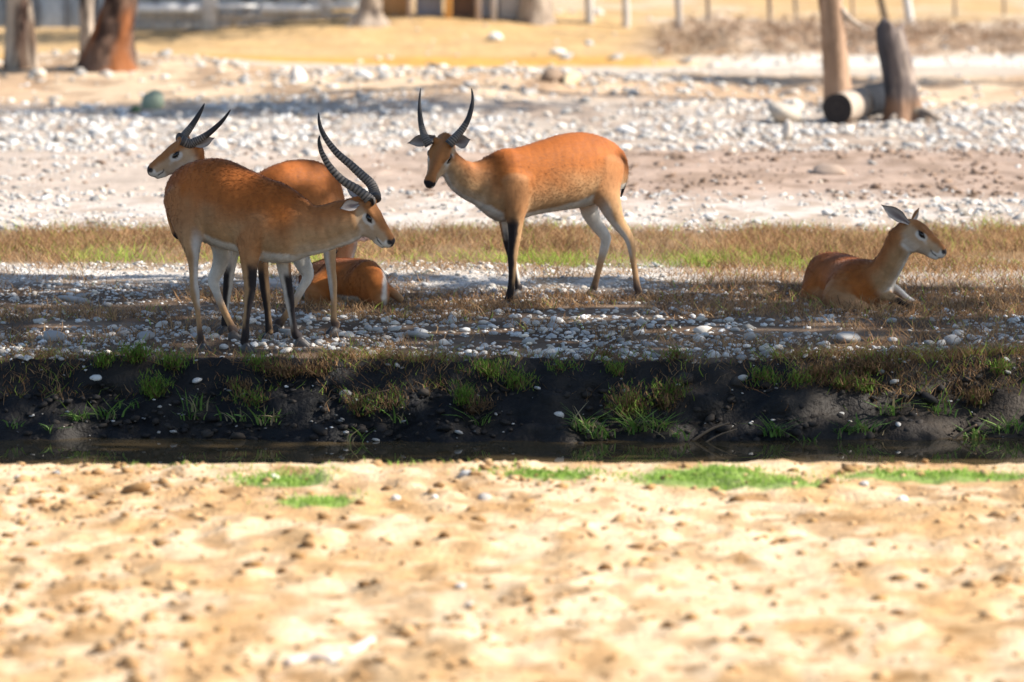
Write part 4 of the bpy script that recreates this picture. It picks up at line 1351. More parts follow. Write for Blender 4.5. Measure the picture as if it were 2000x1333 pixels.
# --- the young male behind it, facing left
hdg = A_([-0.85, -0.52, 0])
torso = torso_tube(c1, [(985, 470, 985, 600, 24.18, .05), (950, 395, 940, 680, 24.14, .11), (880, 335, 870, 730, 24.07, .15), (800, 327, 790, 750, 24.0, .165), (720, 348, 710, 760, 23.93, .17),
                        (640, 390, 630, 760, 23.86, .165), (560, 425, 550, 745, 23.8, .15), (490, 450, 480, 730, 23.75, .12), (440, 480, 430, 690, 23.72, .08)], egg=-0.14)
neck = torso_tube(c1, [(540, 430, 450, 690, 23.8, .09), (440, 375, 370, 560, 23.76, .075), (370, 340, 300, 480, 23.74, .065), (325, 310, 255, 425, 23.72, .06), (300, 285, 235, 385, 23.71, .054)], 'neck', k=0.06, egg=0)
f = FOOT['young']
legs = [(leg_tube(c1, [(920, 540, 24.0, 170), (935, 670, 23.93, 120), (945, 760, 23.9, 70), (954, 850, 23.88, 50), (962, 920, 23.87, 46), (967, 1000, 23.86, 33), (968, 1060, 23.855, 32), (968, 1110, 23.85, 38)], f[0], hdg, 'hindL', k=0.04), 'hindL'),
        (leg_tube(c1, [(860, 560, 24.2, 170), (800, 700, 24.18, 130), (805, 790, 24.16, 95), (830, 850, 24.14, 78), (842, 890, 24.13, 58), (812, 950, 24.11, 44), (770, 1025, 24.09, 38), (730, 1085, 24.07, 36), (702, 1125, 24.06, 42)], f[1], hdg, 'hindR', k=0.04), 'hindR'),
        (leg_tube(c1, [(560, 600, 23.72, 150), (600, 720, 23.69, 90), (622, 810, 23.67, 60), (630, 900, 23.66, 52), (638, 970, 23.655, 48), (646, 1040, 23.65, 36), (652, 1100, 23.65, 36), (655, 1150, 23.65, 42)], f[2], hdg, 'foreL', k=0.04), 'foreL'),
        (leg_tube(c1, [(520, 600, 23.9, 150), (490, 740, 23.88, 80), (470, 830, 23.87, 58), (458, 920, 23.86, 52), (450, 1000, 23.86, 40), (444, 1070, 23.855, 34), (442, 1120, 23.85, 40)], f[3], hdg, 'foreR', k=0.035), 'foreR')]
o, nt_ = P(*c5(768, 700), 23.70), P(*c5(170, 1018), 23.66)
xh = unit(nt_ - o)
hd = Head(o, xh, np.cross(xh, A_([0.0, -0.97, -0.22])), scale=0.985)
hr1 = hd.w(A_([[0.042, 0.042, 0.066]]))[0]
hr2 = hd.w(A_([[0.042, -0.042, 0.066]]))[0]
near = horn_path(c5, [(735, 675), (810, 645), (900, 597), (1000, 527), (1120, 420), (1200, 330), (1268, 232)], 23.65, 23.62)
farh = horn_path(c5, [(640, 600), (690, 535), (760, 445), (840, 322), (890, 232), (930, 148)], 23.74, 23.82)
horns = [(np.vstack([hr1, near]), 0.027, 12, 0.5), (np.vstack([hr2, farh]), 0.027, 12, 0.5)]
ears = [(hd.w(A_([[0.005, 0.05, 0.015]]))[0], P(*c5(1062, 598), 23.66), A_([0.35, -1, 0.0]), 0.062, 0.45),
        (hd.w(A_([[0.005, -0.05, 0.020]]))[0], P(*c5(700, 560), 23.86), A_([-0.2, 0.9, 0.2]), 0.05, 0.5)]
tl = A_([P(*c1(992, 480), 24.16), P(*c1(1000, 600), 24.13), P(*c1(985, 700), 24.1), P(*c1(968, 760), 24.08), P(*c1(962, 800), 24.08)])
build_antelope('young male antelope facing left, half hidden behind the big horned buck', torso, neck, hd, legs, hdg, horns, ears,
               tail_mesh=(tl, [0.024, 0.018, 0.016, 0.024, 0.008]), foot_key='young', seed=5, hoof_fwd={1: (-0.95, -0.2)})

# --- the male that looks at the camera
hdg = A_([-0.86, -0.5, 0])
torso = torso_tube(c2, [(1235, 425, 1228, 570, 25.72, .045), (1200, 370, 1190, 620, 25.68, .105), (1130, 322, 1110, 660, 25.6, .145), (1040, 297, 1020, 690, 25.52, .165), (950, 306, 920, 706, 25.44, .175),
                        (860, 335, 820, 720, 25.36, .17), (760, 366, 720, 738, 25.28, .16), (660, 388, 630, 764, 25.2, .14), (585, 402, 570, 752, 25.14, .11), (530, 440, 525, 712, 25.1, .075)], egg=-0.14)
neck = torso_tube(c2, [(610, 400, 575, 750, 25.17, .10), (510, 440, 490, 695, 25.10, .082), (440, 452, 405, 650, 25.05, .070), (398, 438, 345, 600, 25.01, .062), (372, 418, 318, 545, 24.985, .056), (335, 395, 290, 490, 24.97, .050)], 'neck', k=0.06, egg=0)
f = FOOT['facing']
legs = [(leg_tube(c2, [(1145, 470, 25.50, 210), (1152, 600, 25.445, 165), (1178, 690, 25.455, 122), (1212, 765, 25.48, 84), (1262, 838, 25.49, 62), (1284, 890, 25.49, 50), (1296, 970, 25.495, 38), (1308, 1050, 25.50, 35), (1318, 1120, 25.50, 42)], f[0], hdg, 'hindL', k=0.05), 'hindL'),
        (leg_tube(c2, [(1080, 520, 25.68, 170), (1055, 640, 25.70, 120), (1068, 720, 25.70, 98), (1105, 790, 25.71, 76), (1148, 850, 25.71, 62), (1146, 900, 25.71, 52), (1125, 980, 25.705, 42), (1105, 1060, 25.70, 37), (1088, 1125, 25.70, 42)], f[1], hdg, 'hindR', k=0.04), 'hindR'),
        (leg_tube(c2, [(665, 560, 25.11, 190), (674, 680, 25.09, 130), (672, 760, 25.11, 95), (666, 860, 25.11, 70), (656, 950, 25.12, 58), (654, 1030, 25.13, 44), (650, 1100, 25.14, 40), (640, 1170, 25.15, 48)], f[2], hdg, 'foreL', k=0.04), 'foreL'),
        (leg_tube(c2, [(620, 600, 25.30, 150), (614, 720, 25.32, 90), (618, 800, 25.33, 60), (634, 890, 25.34, 52), (656, 970, 25.345, 46), (672, 1040, 25.35, 34), (682, 1100, 25.35, 34), (686, 1135, 25.35, 38)], f[3], hdg, 'foreR', k=0.035), 'foreR')]
em = P(*c6(432, 808), 24.93)
xh = unit(A_([-0.31, -0.50, -0.81]))
hd = Head(em - xh * 0.113, xh, A_([0.02, -0.8, 0.55]), scale=1.08)
hr1 = hd.w(A_([[0.042, 0.040, 0.070]]))[0]
hr2 = hd.w(A_([[0.042, -0.040, 0.070]]))[0]
right = horn_path(c6, [(590, 625), (640, 570), (700, 490), (752, 390), (786, 265), (796, 175), (783, 72)], hr1[1] + 0.01, hr1[1] + 0.14)
left = horn_path(c6, [(288, 625), (262, 560), (238, 470), (222, 350), (220, 225), (230, 70)], hr2[1] + 0.01, hr2[1] + 0.14)
horns = [(np.vstack([P(*c6(535, 682), hr1[1] + 0.005), right]), 0.027, 12, 0.48), (np.vstack([P(*c6(325, 690), hr2[1] + 0.005), left]), 0.026, 12, 0.48)]
b1, b2 = hd.w(A_([[0.010, 0.052, 0.020]]))[0], hd.w(A_([[0.010, -0.052, 0.022]]))[0]
ears = [(b1, P(*c6(772, 628), b1[1] - 0.01), A_([-0.15, -1, -0.15]), 0.084, 0.45), (b2, P(*c6(86, 668), b2[1] + 0.01), A_([0.05, -1, -0.1]), 0.072, 0.45)]
tl = A_([P(*c2(1238, 430), 25.72), P(*c2(1252, 500), 25.74), P(*c2(1248, 570), 25.74), P(*c2(1232, 640), 25.73)])
build_antelope('staring male antelope with short curved horns, side on, face turned to the viewer', torso, neck, hd, legs, hdg, horns, ears,
               tail_mesh=(tl, [0.022, 0.018, 0.014, 0.005]), foot_key='facing', seed=8)

# --- the female lying on the right
hdg = A_([0.40, -0.92, 0])
torso = torso_tube(c3, [(430, 690, 390, 1000, 25.85, .07), (480, 632, 440, 1110, 25.76, .12), (580, 613, 540, 1130, 25.62, .165), (700, 650, 660, 1140, 25.46, .175), (790, 690, 760, 1150, 25.32, .165),
                        (860, 720, 850, 1160, 25.2, .135), (910, 790, 930, 1170, 25.12, .09)], ground=True, egg=-0.08)
neck = torso_tube(c3, [(790, 720, 990, 1140, 25.2, .11), (885, 705, 1065, 985, 25.13, .088), (975, 625, 1145, 840, 25.09, .07), (1045, 515, 1198, 730, 25.06, .06), (1090, 425, 1228, 660, 25.04, .055), (1135, 345, 1255, 580, 25.04, .052)], 'neck', k=0.06, egg=0)
legs = [(leg_tube(c3, [(1000, 900, 25.25, 130), (1090, 930, 25.22, 92), (1170, 985, 25.2, 74), (1240, 1045, 25.18, 62), (1300, 1080, 25.17, 52), (1350, 1105, 25.15, 44)], None, A_([0.5, -0.4]), 'foreL', k=0.03), 'white'),
        (leg_tube(c3, [(1000, 1000, 25.12, 120), (1090, 1040, 25.05, 84), (1180, 1085, 25.0, 66), (1260, 1125, 24.98, 62), (1270, 1150, 24.97, 40)], None, A_([0.5, -0.4]), 'foreR', k=0.03), 'fold')]
haunch = Tube([P(*c3(470, 800), 25.68), P(*c3(400, 950), 25.58), P(*c3(370, 1070), 25.50), P(*c3(470, 1120), 25.36)], [A_([0, 0, 1])] * 4, [.12, .13, .12, .06], [A_([1, 0, 0])] * 4, [.10, .10, .085, .05], name='haunch', k=0.06)
shoulder = Tube([P(*c3(740, 930), 25.25), P(*c3(650, 990), 25.17), P(*c3(590, 1060), 25.12), P(*c3(700, 1130), 25.02), P(*c3(820, 1150), 24.97)], [A_([0, 0, 1])] * 5, [.115, .115, .09, .04, .03], [A_([1, 0, 0])] * 5, [.12, .11, .10, .07, .05], name='shoulder', k=0.12)
o, nt_ = P(*c3(1232, 345), 25.04), P(*c3(1628, 606), 25.0)
xh = unit(nt_ - o)
hd = Head(o, xh, np.cross(xh, A_([0.0, 0.99, 0.12])), scale=1.0, female=True)
ears = [(hd.w(A_([[0.012, -0.042, 0.022]]))[0], P(*c3(990, 148), 24.98), A_([0.25, -1, 0.05]), 0.070, 0.5),
        (hd.w(A_([[0.015, 0.040, 0.035]]))[0], P(*c3(1360, 182), 25.16), A_([0.9, 0.3, 0.2]), 0.058, 0.5)]
build_antelope('hornless female antelope lying in the dry grass with her head raised', torso, neck, hd, legs, hdg, (), ears, extra=(haunch, shoulder), lying=True, seed=11)

# --- the one lying behind the buck, seen from the rear
hdg = A_([-0.30, 0.95, 0])
torso = torso_tube(c1, [(1175, 865, 1170, 1010, 25.1, .07), (1120, 812, 1110, 1040, 25.2, .14), (1045, 803, 1035, 1045, 25.35, .165), (975, 803, 965, 1045, 25.5, .165), (925, 815, 915, 1045, 25.65, .15), (890, 830, 885, 1030, 25.8, .11)], ground=True, egg=-0.1)
neck = torso_tube(c1, [(960, 800, 960, 960, 25.72, .09), (985, 760, 1030, 850, 25.72, .07), (985, 690, 1050, 790, 25.71, .06), (1000, 610, 1060, 720, 25.69, .056)], 'neck', k=0.05, egg=0)
haunch = Tube([P(*c1(1110, 880), 25.12), P(*c1(1165, 950), 25.04), P(*c1(1195, 1010), 25.0)], [A_([0, 0, 1])] * 3, [.10, .10, .06], [A_([1, 0, 0])] * 3, [.08, .075, .05], name='haunch', k=0.06)
haunch2 = Tube([P(*c1(980, 900), 25.30), P(*c1(900, 960), 25.22), P(*c1(880, 1020), 25.2)], [A_([0, 0, 1])] * 3, [.10, .09, .06], [A_([1, 0, 0])] * 3, [.10, .09, .06], name='haunch', k=0.06)
legs = [(leg_tube(c1, [(1180, 935, 25.15, 70), (1230, 955, 25.12, 50), (1264, 978, 25.1, 42), (1290, 1000, 25.08, 38)], None, A_([0.9, -0.3]), 'hindR', k=0.03), 'shoulder')]
o, nt_ = P(655, 406, 25.70), P(735, 460, 25.66)
xh = unit(nt_ - o)
hd = Head(o, xh, np.cross(xh, A_([0.0, 1.0, 0.05])), scale=1.0, female=True)
ears = [(hd.w(A_([[0.012, -0.042, 0.022]]))[0], P(640, 420, 25.62), A_([0.25, -1, 0.05]), 0.06, 0.5)]
build_antelope('antelope lying with its rump turned to the viewer, behind the standing buck', torso, neck, hd, legs, hdg, (), ears, extra=(haunch, haunch2), lying=True, seed=13, white_from=P(*c1(1196, 980), 25.08)[0])


# ------------------------------------------------------------------ dry herbs, grass and bank plants
def stems(base, h, lean, width, col, r, kink=0.3):
    """bent strips: base (n,3), height (n,), lean (n,2)"""
    n = len(base)
    a = r.uniform(0, math.pi, n)
    sd = np.stack([np.cos(a), np.sin(a), np.zeros(n)], -1) * (width / 2)[:, None]
    up = np.zeros((n, 3))
    up[:, 2] = h
    ln = np.hstack([lean, np.zeros((n, 1))]) * h[:, None]
    k = r.normal(0, kink, (n, 3)) * h[:, None] * A_([1, 1, 0.2])
    mid = base + up * 0.55 + ln * 0.35 + k * 0.4
    tip = base + up + ln + k * 0.3
    V = np.stack([base - sd, base + sd, mid + sd * 0.8, mid - sd * 0.8, tip], 1).reshape(-1, 3)
    o = np.arange(n)[:, None] * 5
    F = [np.hstack([o, o + 1, o + 2, o + 3]), np.hstack([o + 3, o + 2, o + 4])]
    return V, F, np.repeat(col, 5, 0)


def herb_field(name, x, y, hmin, hmax, cols, seed, label, cat, width=0.004, lean=0.55, kink=0.35):
    r = np.random.default_rng(seed)
    n = len(x)
    base = np.stack([x, y, gz(x, y) - 0.004], -1)
    h = r.uniform(hmin, hmax, n) * (0.55 + 0.9 * fbm(x * 2.2, y * 1.6, 3, seed))
    V, F, C = stems(base, h, r.normal(0, lean, (n, 2)), np.full(n, width) * r.uniform(0.6, 1.4, n), cols, r, kink)
    return tag(obj(name, make_mesh(name, V, F, M_HERB, C, smooth=False)), label, cat, None, 'stuff')


def straw_cols(n, seed, green=0.0):
    r = np.random.default_rng(seed)
    c = mixc(A_([0.34, 0.175, 0.080]), A_([0.50, 0.33, 0.175]), r.random(n))
    c = mixc(c, A_([0.15, 0.085, 0.045]), (r.random(n) < 0.3) * 0.9)
    g = np.asarray(green) * np.ones(n)
    isg = r.random(n) < g
    c[isg] = mixc(A_([0.24, 0.36, 0.045]), A_([0.40, 0.50, 0.09]), r.random(isg.sum()))
    return c


# the long band of brown herbs behind the animals
bx = lambda x: 27.35 + 0.25 * (fbm(x * 0.8, x * 0 + 1, 3, 601) - 0.5) * 2 - 0.5 * sst(0.9, 2.2, x)
bt = lambda x: 29.75 + 0.3 * (fbm(x * 0.7, x * 0 + 5, 3, 603) - 0.5) * 2
r = np.random.default_rng(602)
x = r.uniform(-4.2, 4.2, 80000)
y = r.uniform(26.3, 30.2, 80000)
k = (y > bx(x)) & (y < bt(x)) & (r.random(80000) < 0.25 + 0.75 * sst(0.35, 0.55, fbm(x * 1.8, y * 1.2, 3, 605)))
x, y = x[k], y[k]
gr = 0.05 + 0.75 * sst(0.9, 0.15, y - bx(x)) * sst(0.47, 0.62, fbm(x * 1.6, y * 1.2, 3, 607) + 0.08 * (np.abs(x + 0.6) < 1.8)) + 0.35 * sst(0.3, 0.0, bt(x) - y)
herb_field('dry_herbs', x, y, 0.03, 0.105, straw_cols(len(x), 608, np.clip(gr, 0, 0.8)) * (0.7 + 0.6 * fbm(x * 3, y * 2, 3, 606))[:, None], 609, 'long band of brown dry herbs with green sprouts crossing the enclosure', 'dry grass', lean=0.8, kink=0.7)
# loose dry tangle under and around the animals
x, y = r.uniform(-3.6, 3.6, 90000), r.uniform(22.7, 27.4, 90000)
dn = sst(0.47, 0.60, fbm(x * 1.0, y * 1.7, 3, 611)) * sst(24.2, 24.8, y + 0.5 * sst(0.5, -1, x)) * (1 - sst(25.5, 25.9, y - 0.3 * sst(0.8, 1.4, x)))
dn = np.maximum(dn, sst(0.7, 1.3, x + 0.5 * (fbm(x * 2, y * 2, 2, 613) - 0.5)) * sst(24.1, 24.6, y) * 0.75)
dn = np.maximum(dn, 0.42 * sst(0.45, 0.6, fbm(x * 2, y * 2.5, 3, 615)))
k = r.random(90000) < dn * 0.72
x, y = x[k], y[k]
herb_field('dry_herbs', x, y, 0.02, 0.085, straw_cols(len(x), 616, 0.03), 617, 'tangle of low dry stems around the resting antelopes', 'dry grass', width=0.0045, lean=0.9, kink=0.6)
# fringe along the top of the bank
x = r.uniform(-3.3, 3.3, 16000)
y = bank_edge(x) + r.normal(0.04, 0.10, 16000)
k = r.random(16000) < 0.15 + 0.85 * sst(0.44, 0.58, fbm(x * 1.2, x * 0 + 7, 3, 619))
x, y = x[k], y[k]
herb_field('dry_herbs', x, y, 0.025, 0.085, straw_cols(len(x), 620, 0.18) * 0.8, 621, 'brown fringe of dry stems along the top of the bank', 'dry grass', lean=0.9, kink=0.6)
# short green sprouts on the front sand
xs_, ys_ = [], []
for px, py, rx, ry, n in ((545, 940, 0.22, 0.2, 900), (620, 985, 0.16, 0.15, 400), (1060, 930, 0.25, 0.12, 900), (1370, 938, 0.42, 0.2, 1300), (1500, 955, 0.25, 0.1, 500), (1860, 932, 0.5, 0.12, 900), (420, 918, 0.35, 0.03, 60), (250, 915, 0.4, 0.03, 30), (800, 915, 0.4, 0.03, 40)):
    c = P(px, py, 21667.0 / (py + 258))
    q = r.normal(0, 0.5, (n, 2))
    xs_.append(c[0] + q[:, 0] * rx)
    ys_.append(np.minimum(c[1] + q[:, 1] * ry, 18.62))
x, y = np.concatenate(xs_), np.concatenate(ys_)
herb_field('short_grass', x, y, 0.008, 0.03, mixc(A_([0.20, 0.34, 0.05]), A_([0.36, 0.50, 0.12]), r.random(len(x))), 623, 'patches of short bright green grass on the front sand', 'grass', width=0.006)


def bush(px, py, w, hgt, n, green, label, group, seed, name='shrub', cat='shrub'):
    """low fleshy shrub: wiry stems with short upright twigs"""
    r = np.random.default_rng(seed)
    g = G(px, py)
    o = empty(name, g, label, cat, group)
    m_ = max(5, int(n / 26))
    sx = r.normal(0, w * 0.38, m_)
    ends = g + np.stack([sx, r.normal(-0.03, 0.05, m_), np.abs(r.normal(hgt * 0.55, hgt * 0.2, m_))], -1)
    Vs, Fs, off = [], [], 0
    for e_ in ends:
        V, F = tube_mesh(catmull([g + A_([0, 0.02, -0.02]), (g + e_) / 2 + r.normal(0, 0.015, 3), e_], 6), np.linspace(0.004, 0.002, 6), 4, cap=False)
        Vs.append(V)
        Fs.append(F[0] + off)
        off += len(V)
    obj('stem', make_mesh('stem', np.vstack(Vs), np.vstack(Fs), M_HERB, np.tile(A_([0.16, 0.10, 0.055]), (off, 1))), o)
    i = r.integers(0, m_, n)
    t = r.uniform(0.25, 1.0, n)[:, None]
    base = g * (1 - t) + ends[i] * t + r.normal(0, 0.018, (n, 3))
    gc = mixc(A_([0.075, 0.15, 0.022]), A_([0.19, 0.28, 0.045]), r.random(n))
    dc = mixc(A_([0.13, 0.075, 0.04]), A_([0.26, 0.16, 0.08]), r.random(n))
    c = np.where((r.random(n) < green)[:, None], gc, dc)
    V, F, C = stems(base, r.uniform(0.012, 0.038, n), r.normal(0, 0.5, (n, 2)), np.full(n, 0.0048), c, r, 0.3)
    obj('foliage', make_mesh('foliage', V, F, M_HERB, C, smooth=False), o)


def tuft(px, py, n, ln, seed, pale=0.15, label='', group=None):
    """tuft of broad arching grass blades"""
    r = np.random.default_rng(seed)
    g = G(px, py)
    o = empty('grass_tuft', g, label, 'grass tuft', group)
    V, F, C = [], [], []
    for k in range(n):
        a = r.uniform(-0.4, math.pi + 0.4)
        out = A_([math.cos(a), -abs(math.sin(a)) * 0.8, 0]) * r.uniform(0.4, 1.3)
        L = ln * r.uniform(0.5, 1.2)
        b = g + A_([r.normal(0, 0.035), r.normal(0, 0.02), -0.01])
        pts = catmull([b, b + (out * 0.35 + A_([0, 0, 0.6])) * L * 0.6, b + (out * 0.9 + A_([0, 0, r.uniform(0.35, 0.9)])) * L], 6)
        sd = unit(np.cross(out, A_([0, 0, 1.0])) + r.normal(0, 0.25, 3))
        wd = 0.0048 * A_([0.7, 1.0, 1.0, 0.85, 0.55, 0.06]) * r.uniform(0.7, 1.3)
        o_ = len(V)
        c = mixc(A_([0.10, 0.22, 0.045]), A_([0.24, 0.38, 0.09]), r.random())
        if r.random() < pale:
            c = A_([0.38, 0.31, 0.19])
        for q in range(6):
            V += [pts[q] - sd * wd[q], pts[q] + sd * wd[q]]
            C += [c, c]
        F += [[o_ + 2 * q, o_ + 2 * q + 1, o_ + 2 * q + 3, o_ + 2 * q + 2] for q in range(5)]
    obj('blades', make_mesh('blades', A_(V), A_(F), M_LEAF, A_(C), smooth=False), o)


def where(px, py):
    lv = 'high on the bank ' if py < 752 else ('halfway down the bank ' if py < 806 else 'low on the bank ')
    for lim, tx in ((165, "beyond the buck's tail"), (345, "behind the buck's hind hooves"), (455, "below the buck's hind hooves"), (610, "below the buck's fore hooves"), (760, 'below the antelope behind the buck'), (925, 'between the lying antelope and staring male'),
                    (1060, 'below the staring male\'s fore hooves'), (1270, 'below the staring male\'s hind hooves'), (1480, 'beside the twin bare sticks'), (1600, 'just short of the lying female'), (1800, 'below the lying female'), (2100, 'by the pale broken branch')):
        if px < lim:
            return lv + tx


LG = 'bushy green shrub'
LM = 'half dried shrub'
LD = 'brown dried shrub'
for q, (px, py, w, h_, n, gn) in enumerate([(200, 722, 0.16, 0.07, 320, 0.8), (262, 715, 0.2, 0.09, 520, 0.9), (335, 722, 0.16, 0.08, 380, 0.9), (300, 778, 0.14, 0.14, 520, 0.95), (500, 716, 0.14, 0.06, 260, 0.7), (905, 786, 0.12, 0.09, 420, 0.9), (960, 742, 0.2, 0.09, 520, 0.8),
                                             (1010, 760, 0.14, 0.1, 380, 0.75), (1100, 722, 0.12, 0.04, 160, 0.8), (1500, 748, 0.2, 0.07, 360, 0.7), (1565, 752, 0.12, 0.06, 220, 0.7), (1690, 772, 0.12, 0.06, 220, 0.6), (1955, 730, 0.16, 0.08, 360, 0.75), (1320, 700, 0.1, 0.05, 160, 0.6)]):
    bush(px, py, w, h_, n, gn, LG + ' ' + where(px, py), 'green shrubs on the bank', 700 + q)
for q, (px, py, w, h_, n, gn) in enumerate([(490, 800, 0.18, 0.12, 300, 0.6), (705, 815, 0.2, 0.14, 380, 0.35), (770, 800, 0.16, 0.12, 260, 0.4), (1230, 815, 0.22, 0.20, 800, 0.45), (1310, 778, 0.14, 0.12, 320, 0.6), (1200, 740, 0.1, 0.12, 220, 0.7), (1640, 760, 0.22, 0.09, 460, 0.35)]):
    bush(px, py, w, h_, n, gn, LM + ' ' + where(px, py), 'half dried shrubs on the bank', 730 + q)
for q, (px, py, w, h_, n, gn) in enumerate([(560, 745, 0.26, 0.10, 560, 0.08), (630, 735, 0.2, 0.09, 380, 0.05), (470, 760, 0.14, 0.07, 200, 0.1), (1180, 700, 0.2, 0.05, 260, 0.15), (1700, 735, 0.24, 0.09, 520, 0.08), (1600, 735, 0.2, 0.07, 360, 0.1), (1905, 790, 0.2, 0.12, 420, 0.1), (1290, 800, 0.16, 0.10, 260, 0.2), (920, 810, 0.16, 0.08, 220, 0.1)]):
    bush(px, py, w, h_, n, gn, LD + ' ' + where(px, py), 'dried shrubs on the bank', 750 + q)
for q, (px, py, n, ln) in enumerate([(150, 822, 26, 0.09), (205, 815, 22, 0.10), (250, 800, 10, 0.08), (390, 805, 14, 0.11), (372, 828, 12, 0.08), (470, 825, 12, 0.08), (525, 828, 26, 0.10), (105, 848, 12, 0.07), (695, 862, 8, 0.09), (935, 838, 10, 0.10), (780, 830, 6, 0.1),
                                      (1140, 842, 30, 0.12), (1170, 855, 20, 0.10), (1240, 848, 42, 0.14), (1285, 842, 36, 0.12), (1322, 860, 14, 0.12), (1515, 860, 26, 0.11), (1650, 862, 20, 0.10), (1692, 856, 26, 0.12), (1745, 815, 16, 0.12), (1835, 812, 16, 0.13), (1905, 860, 20, 0.10), (1955, 850, 18, 0.10), (1988, 845, 18, 0.12), (1570, 872, 8, 0.08), (20, 838, 8, 0.07)]):
    tuft(px, py, int(n * 1.4), ln * 1.25, 800 + q, 0.2, ('dense' if n > 18 else 'sparse') + ' broad bladed grass tuft ' + where(px, py), 'grass tufts by the water')

# sticks
for q, (a, b, rad_, lb) in enumerate([((1352, 862), (1425, 826), 0.008, 'bare stick leaning out of the bank near the water, thicker of two'), ((1362, 868), (1440, 838), 0.005, 'thin bare stick lying along the thicker stick at the bank'),
                                      ((1846, 866), (1908, 830), 0.009, 'pale broken branch slanting from the water on the right of the bank'), ((655, 790), (760, 762), 0.005, 'thin dry twig trailing down the black bank')]):
    ga = G(*a)
    pb = P(*b, ga[1] - 0.03)
    V, F = tube_mesh(catmull([ga - A_([0, 0, 0.02]), (ga + pb) / 2 + A_([0.004, 0, 0.005]), pb], 14), np.linspace(rad_, rad_ * 0.6, 14), 8)
    tag(obj('stick', make_mesh('stick', V, F, M_WOOD, np.tile(A_([0.24, 0.16, 0.10]), (len(V), 1)))), lb, 'stick')
pts = []
for px, py in ((560, 1302), (600, 1296), (650, 1292), (690, 1280), (728, 1262)):
    g = G(px, py)
    pts.append(g + A_([0, 0, 0.012]))
V, F = tube_mesh(catmull(pts, 26), 0.014 * (1 + 0.2 * np.sin(np.linspace(0, 9, 26))), 9)
tag(obj('stick', make_mesh('stick', V, F, M_WOOD, np.tile(A_([0.62, 0.52, 0.46]), (len(V), 1)))), 'pale bleached stick lying on the sunlit foreground sand', 'stick')

# ------------------------------------------------------------------ fences and wall at the back
def box_mesh(name, sx, sy, sz, mat, col, bev=0.01):
    bm = bmesh.new()
    bmesh.ops.create_cube(bm, size=1.0)
    bmesh.ops.scale(bm, vec=(sx, sy, sz), verts=bm.verts)
    bmesh.ops.bevel(bm, geom=bm.edges[:], offset=bev, segments=1, affect='EDGES')
    V = A_([v.co[:] for v in bm.verts])
    Fs = {}
    for f in bm.faces:
        Fs.setdefault(len(f.verts), []).append([v.index for v in f.verts])
    bm.free()
    return make_mesh(name, V, [A_(v) for v in Fs.values()], mat, np.tile(A_(col), (len(V), 1)), smooth=False)


def put(name, me, parent, x, y, z, rot=(0, 0, 0)):
    o = bpy.data.objects.new(name, me)
    LINK(o)
    if parent is not None:
        o.parent = parent
        o.matrix_parent_inverse = Matrix.Translation(parent.location).inverted()
    o.location = (x, y, z)
    o.rotation_euler = rot
    return o


# wire fence on the right: thick pale posts then slim dark ones
posts = [(1150, 46, 0.13, (0.50, 0.46, 0.42), 'pale'), (1222, 54, 0.115, (0.50, 0.46, 0.42), 'pale'), (1325, 62, 0.10, (0.42, 0.37, 0.33), 'pale'), (1382, 46, 0.06, (0.22, 0.17, 0.14), 'dark'), (1502, 50, 0.06, (0.20, 0.16, 0.14), 'dark'),
         (1553, 42, 0.06, (0.22, 0.18, 0.15), 'dark'), (1664, 34, 0.055, (0.24, 0.18, 0.14), 'dark'), (1864, 34, 0.055, (0.20, 0.16, 0.13), 'dark'), (1960, 30, 0.055, (0.20, 0.16, 0.13), 'dark')]
g0 = G(posts[0][0], posts[0][1])
fence = empty('wire_fence', g0, 'wire fence with pale and dark posts beyond the sandy track', 'fence')
tops = []
for px, py, w, c, kind in posts:
    g = G(px, py)
    n = 12
    path = A_([[g[0] + 0.01 * math.sin(k), g[1], g[2] - 0.15 + 1.65 * k / (n - 1)] for k in range(n)])
    V, F = tube_mesh(path, np.full(n, w / 2) * (1 + 0.06 * np.sin(np.arange(n) * 2.1 + px)), 10)
    obj('post', make_mesh('post', V, F, M_WOOD, np.tile(A_(c), (len(V), 1))), fence)
    tops.append(g)
for hz_ in (0.95, 1.25):
    V, F = tube_mesh(A_([t + A_([0, -0.05, hz_]) for t in tops]), np.full(len(tops), 0.004), 5)
    obj('wire', make_mesh('wire', V, F, M_WOOD, np.tile(A_([0.25, 0.24, 0.23]), (len(V), 1))), fence)
g = G(1780, 50)
V, F = tube_mesh(A_([g + A_([-0.02 * k, 0, -0.1 + 0.13 * k]) for k in range(9)]), np.linspace(0.07, 0.05, 9), 10)
tag(obj('white_stake', make_mesh('white_stake', V, F, M_WOOD, np.tile(A_([0.66, 0.63, 0.60]), (len(V), 1)))), 'short whitewashed stake standing in the branch litter', 'stake')
g = G(1732, 42)
V, F = tube_mesh(catmull([g - A_([0, 0, 0.1]), g + A_([-0.08, 0, 0.25]), g + A_([-0.2, 0, 0.75]), g + A_([-0.22, 0, 1.3])], 18), np.linspace(0.06, 0.04, 18), 9)
tag(obj('leaning_pole', make_mesh('leaning_pole', V, F, M_WOOD, np.tile(A_([0.10, 0.075, 0.06]), (len(V), 1)))), 'dark leaning pole rising behind the dead stump', 'pole')

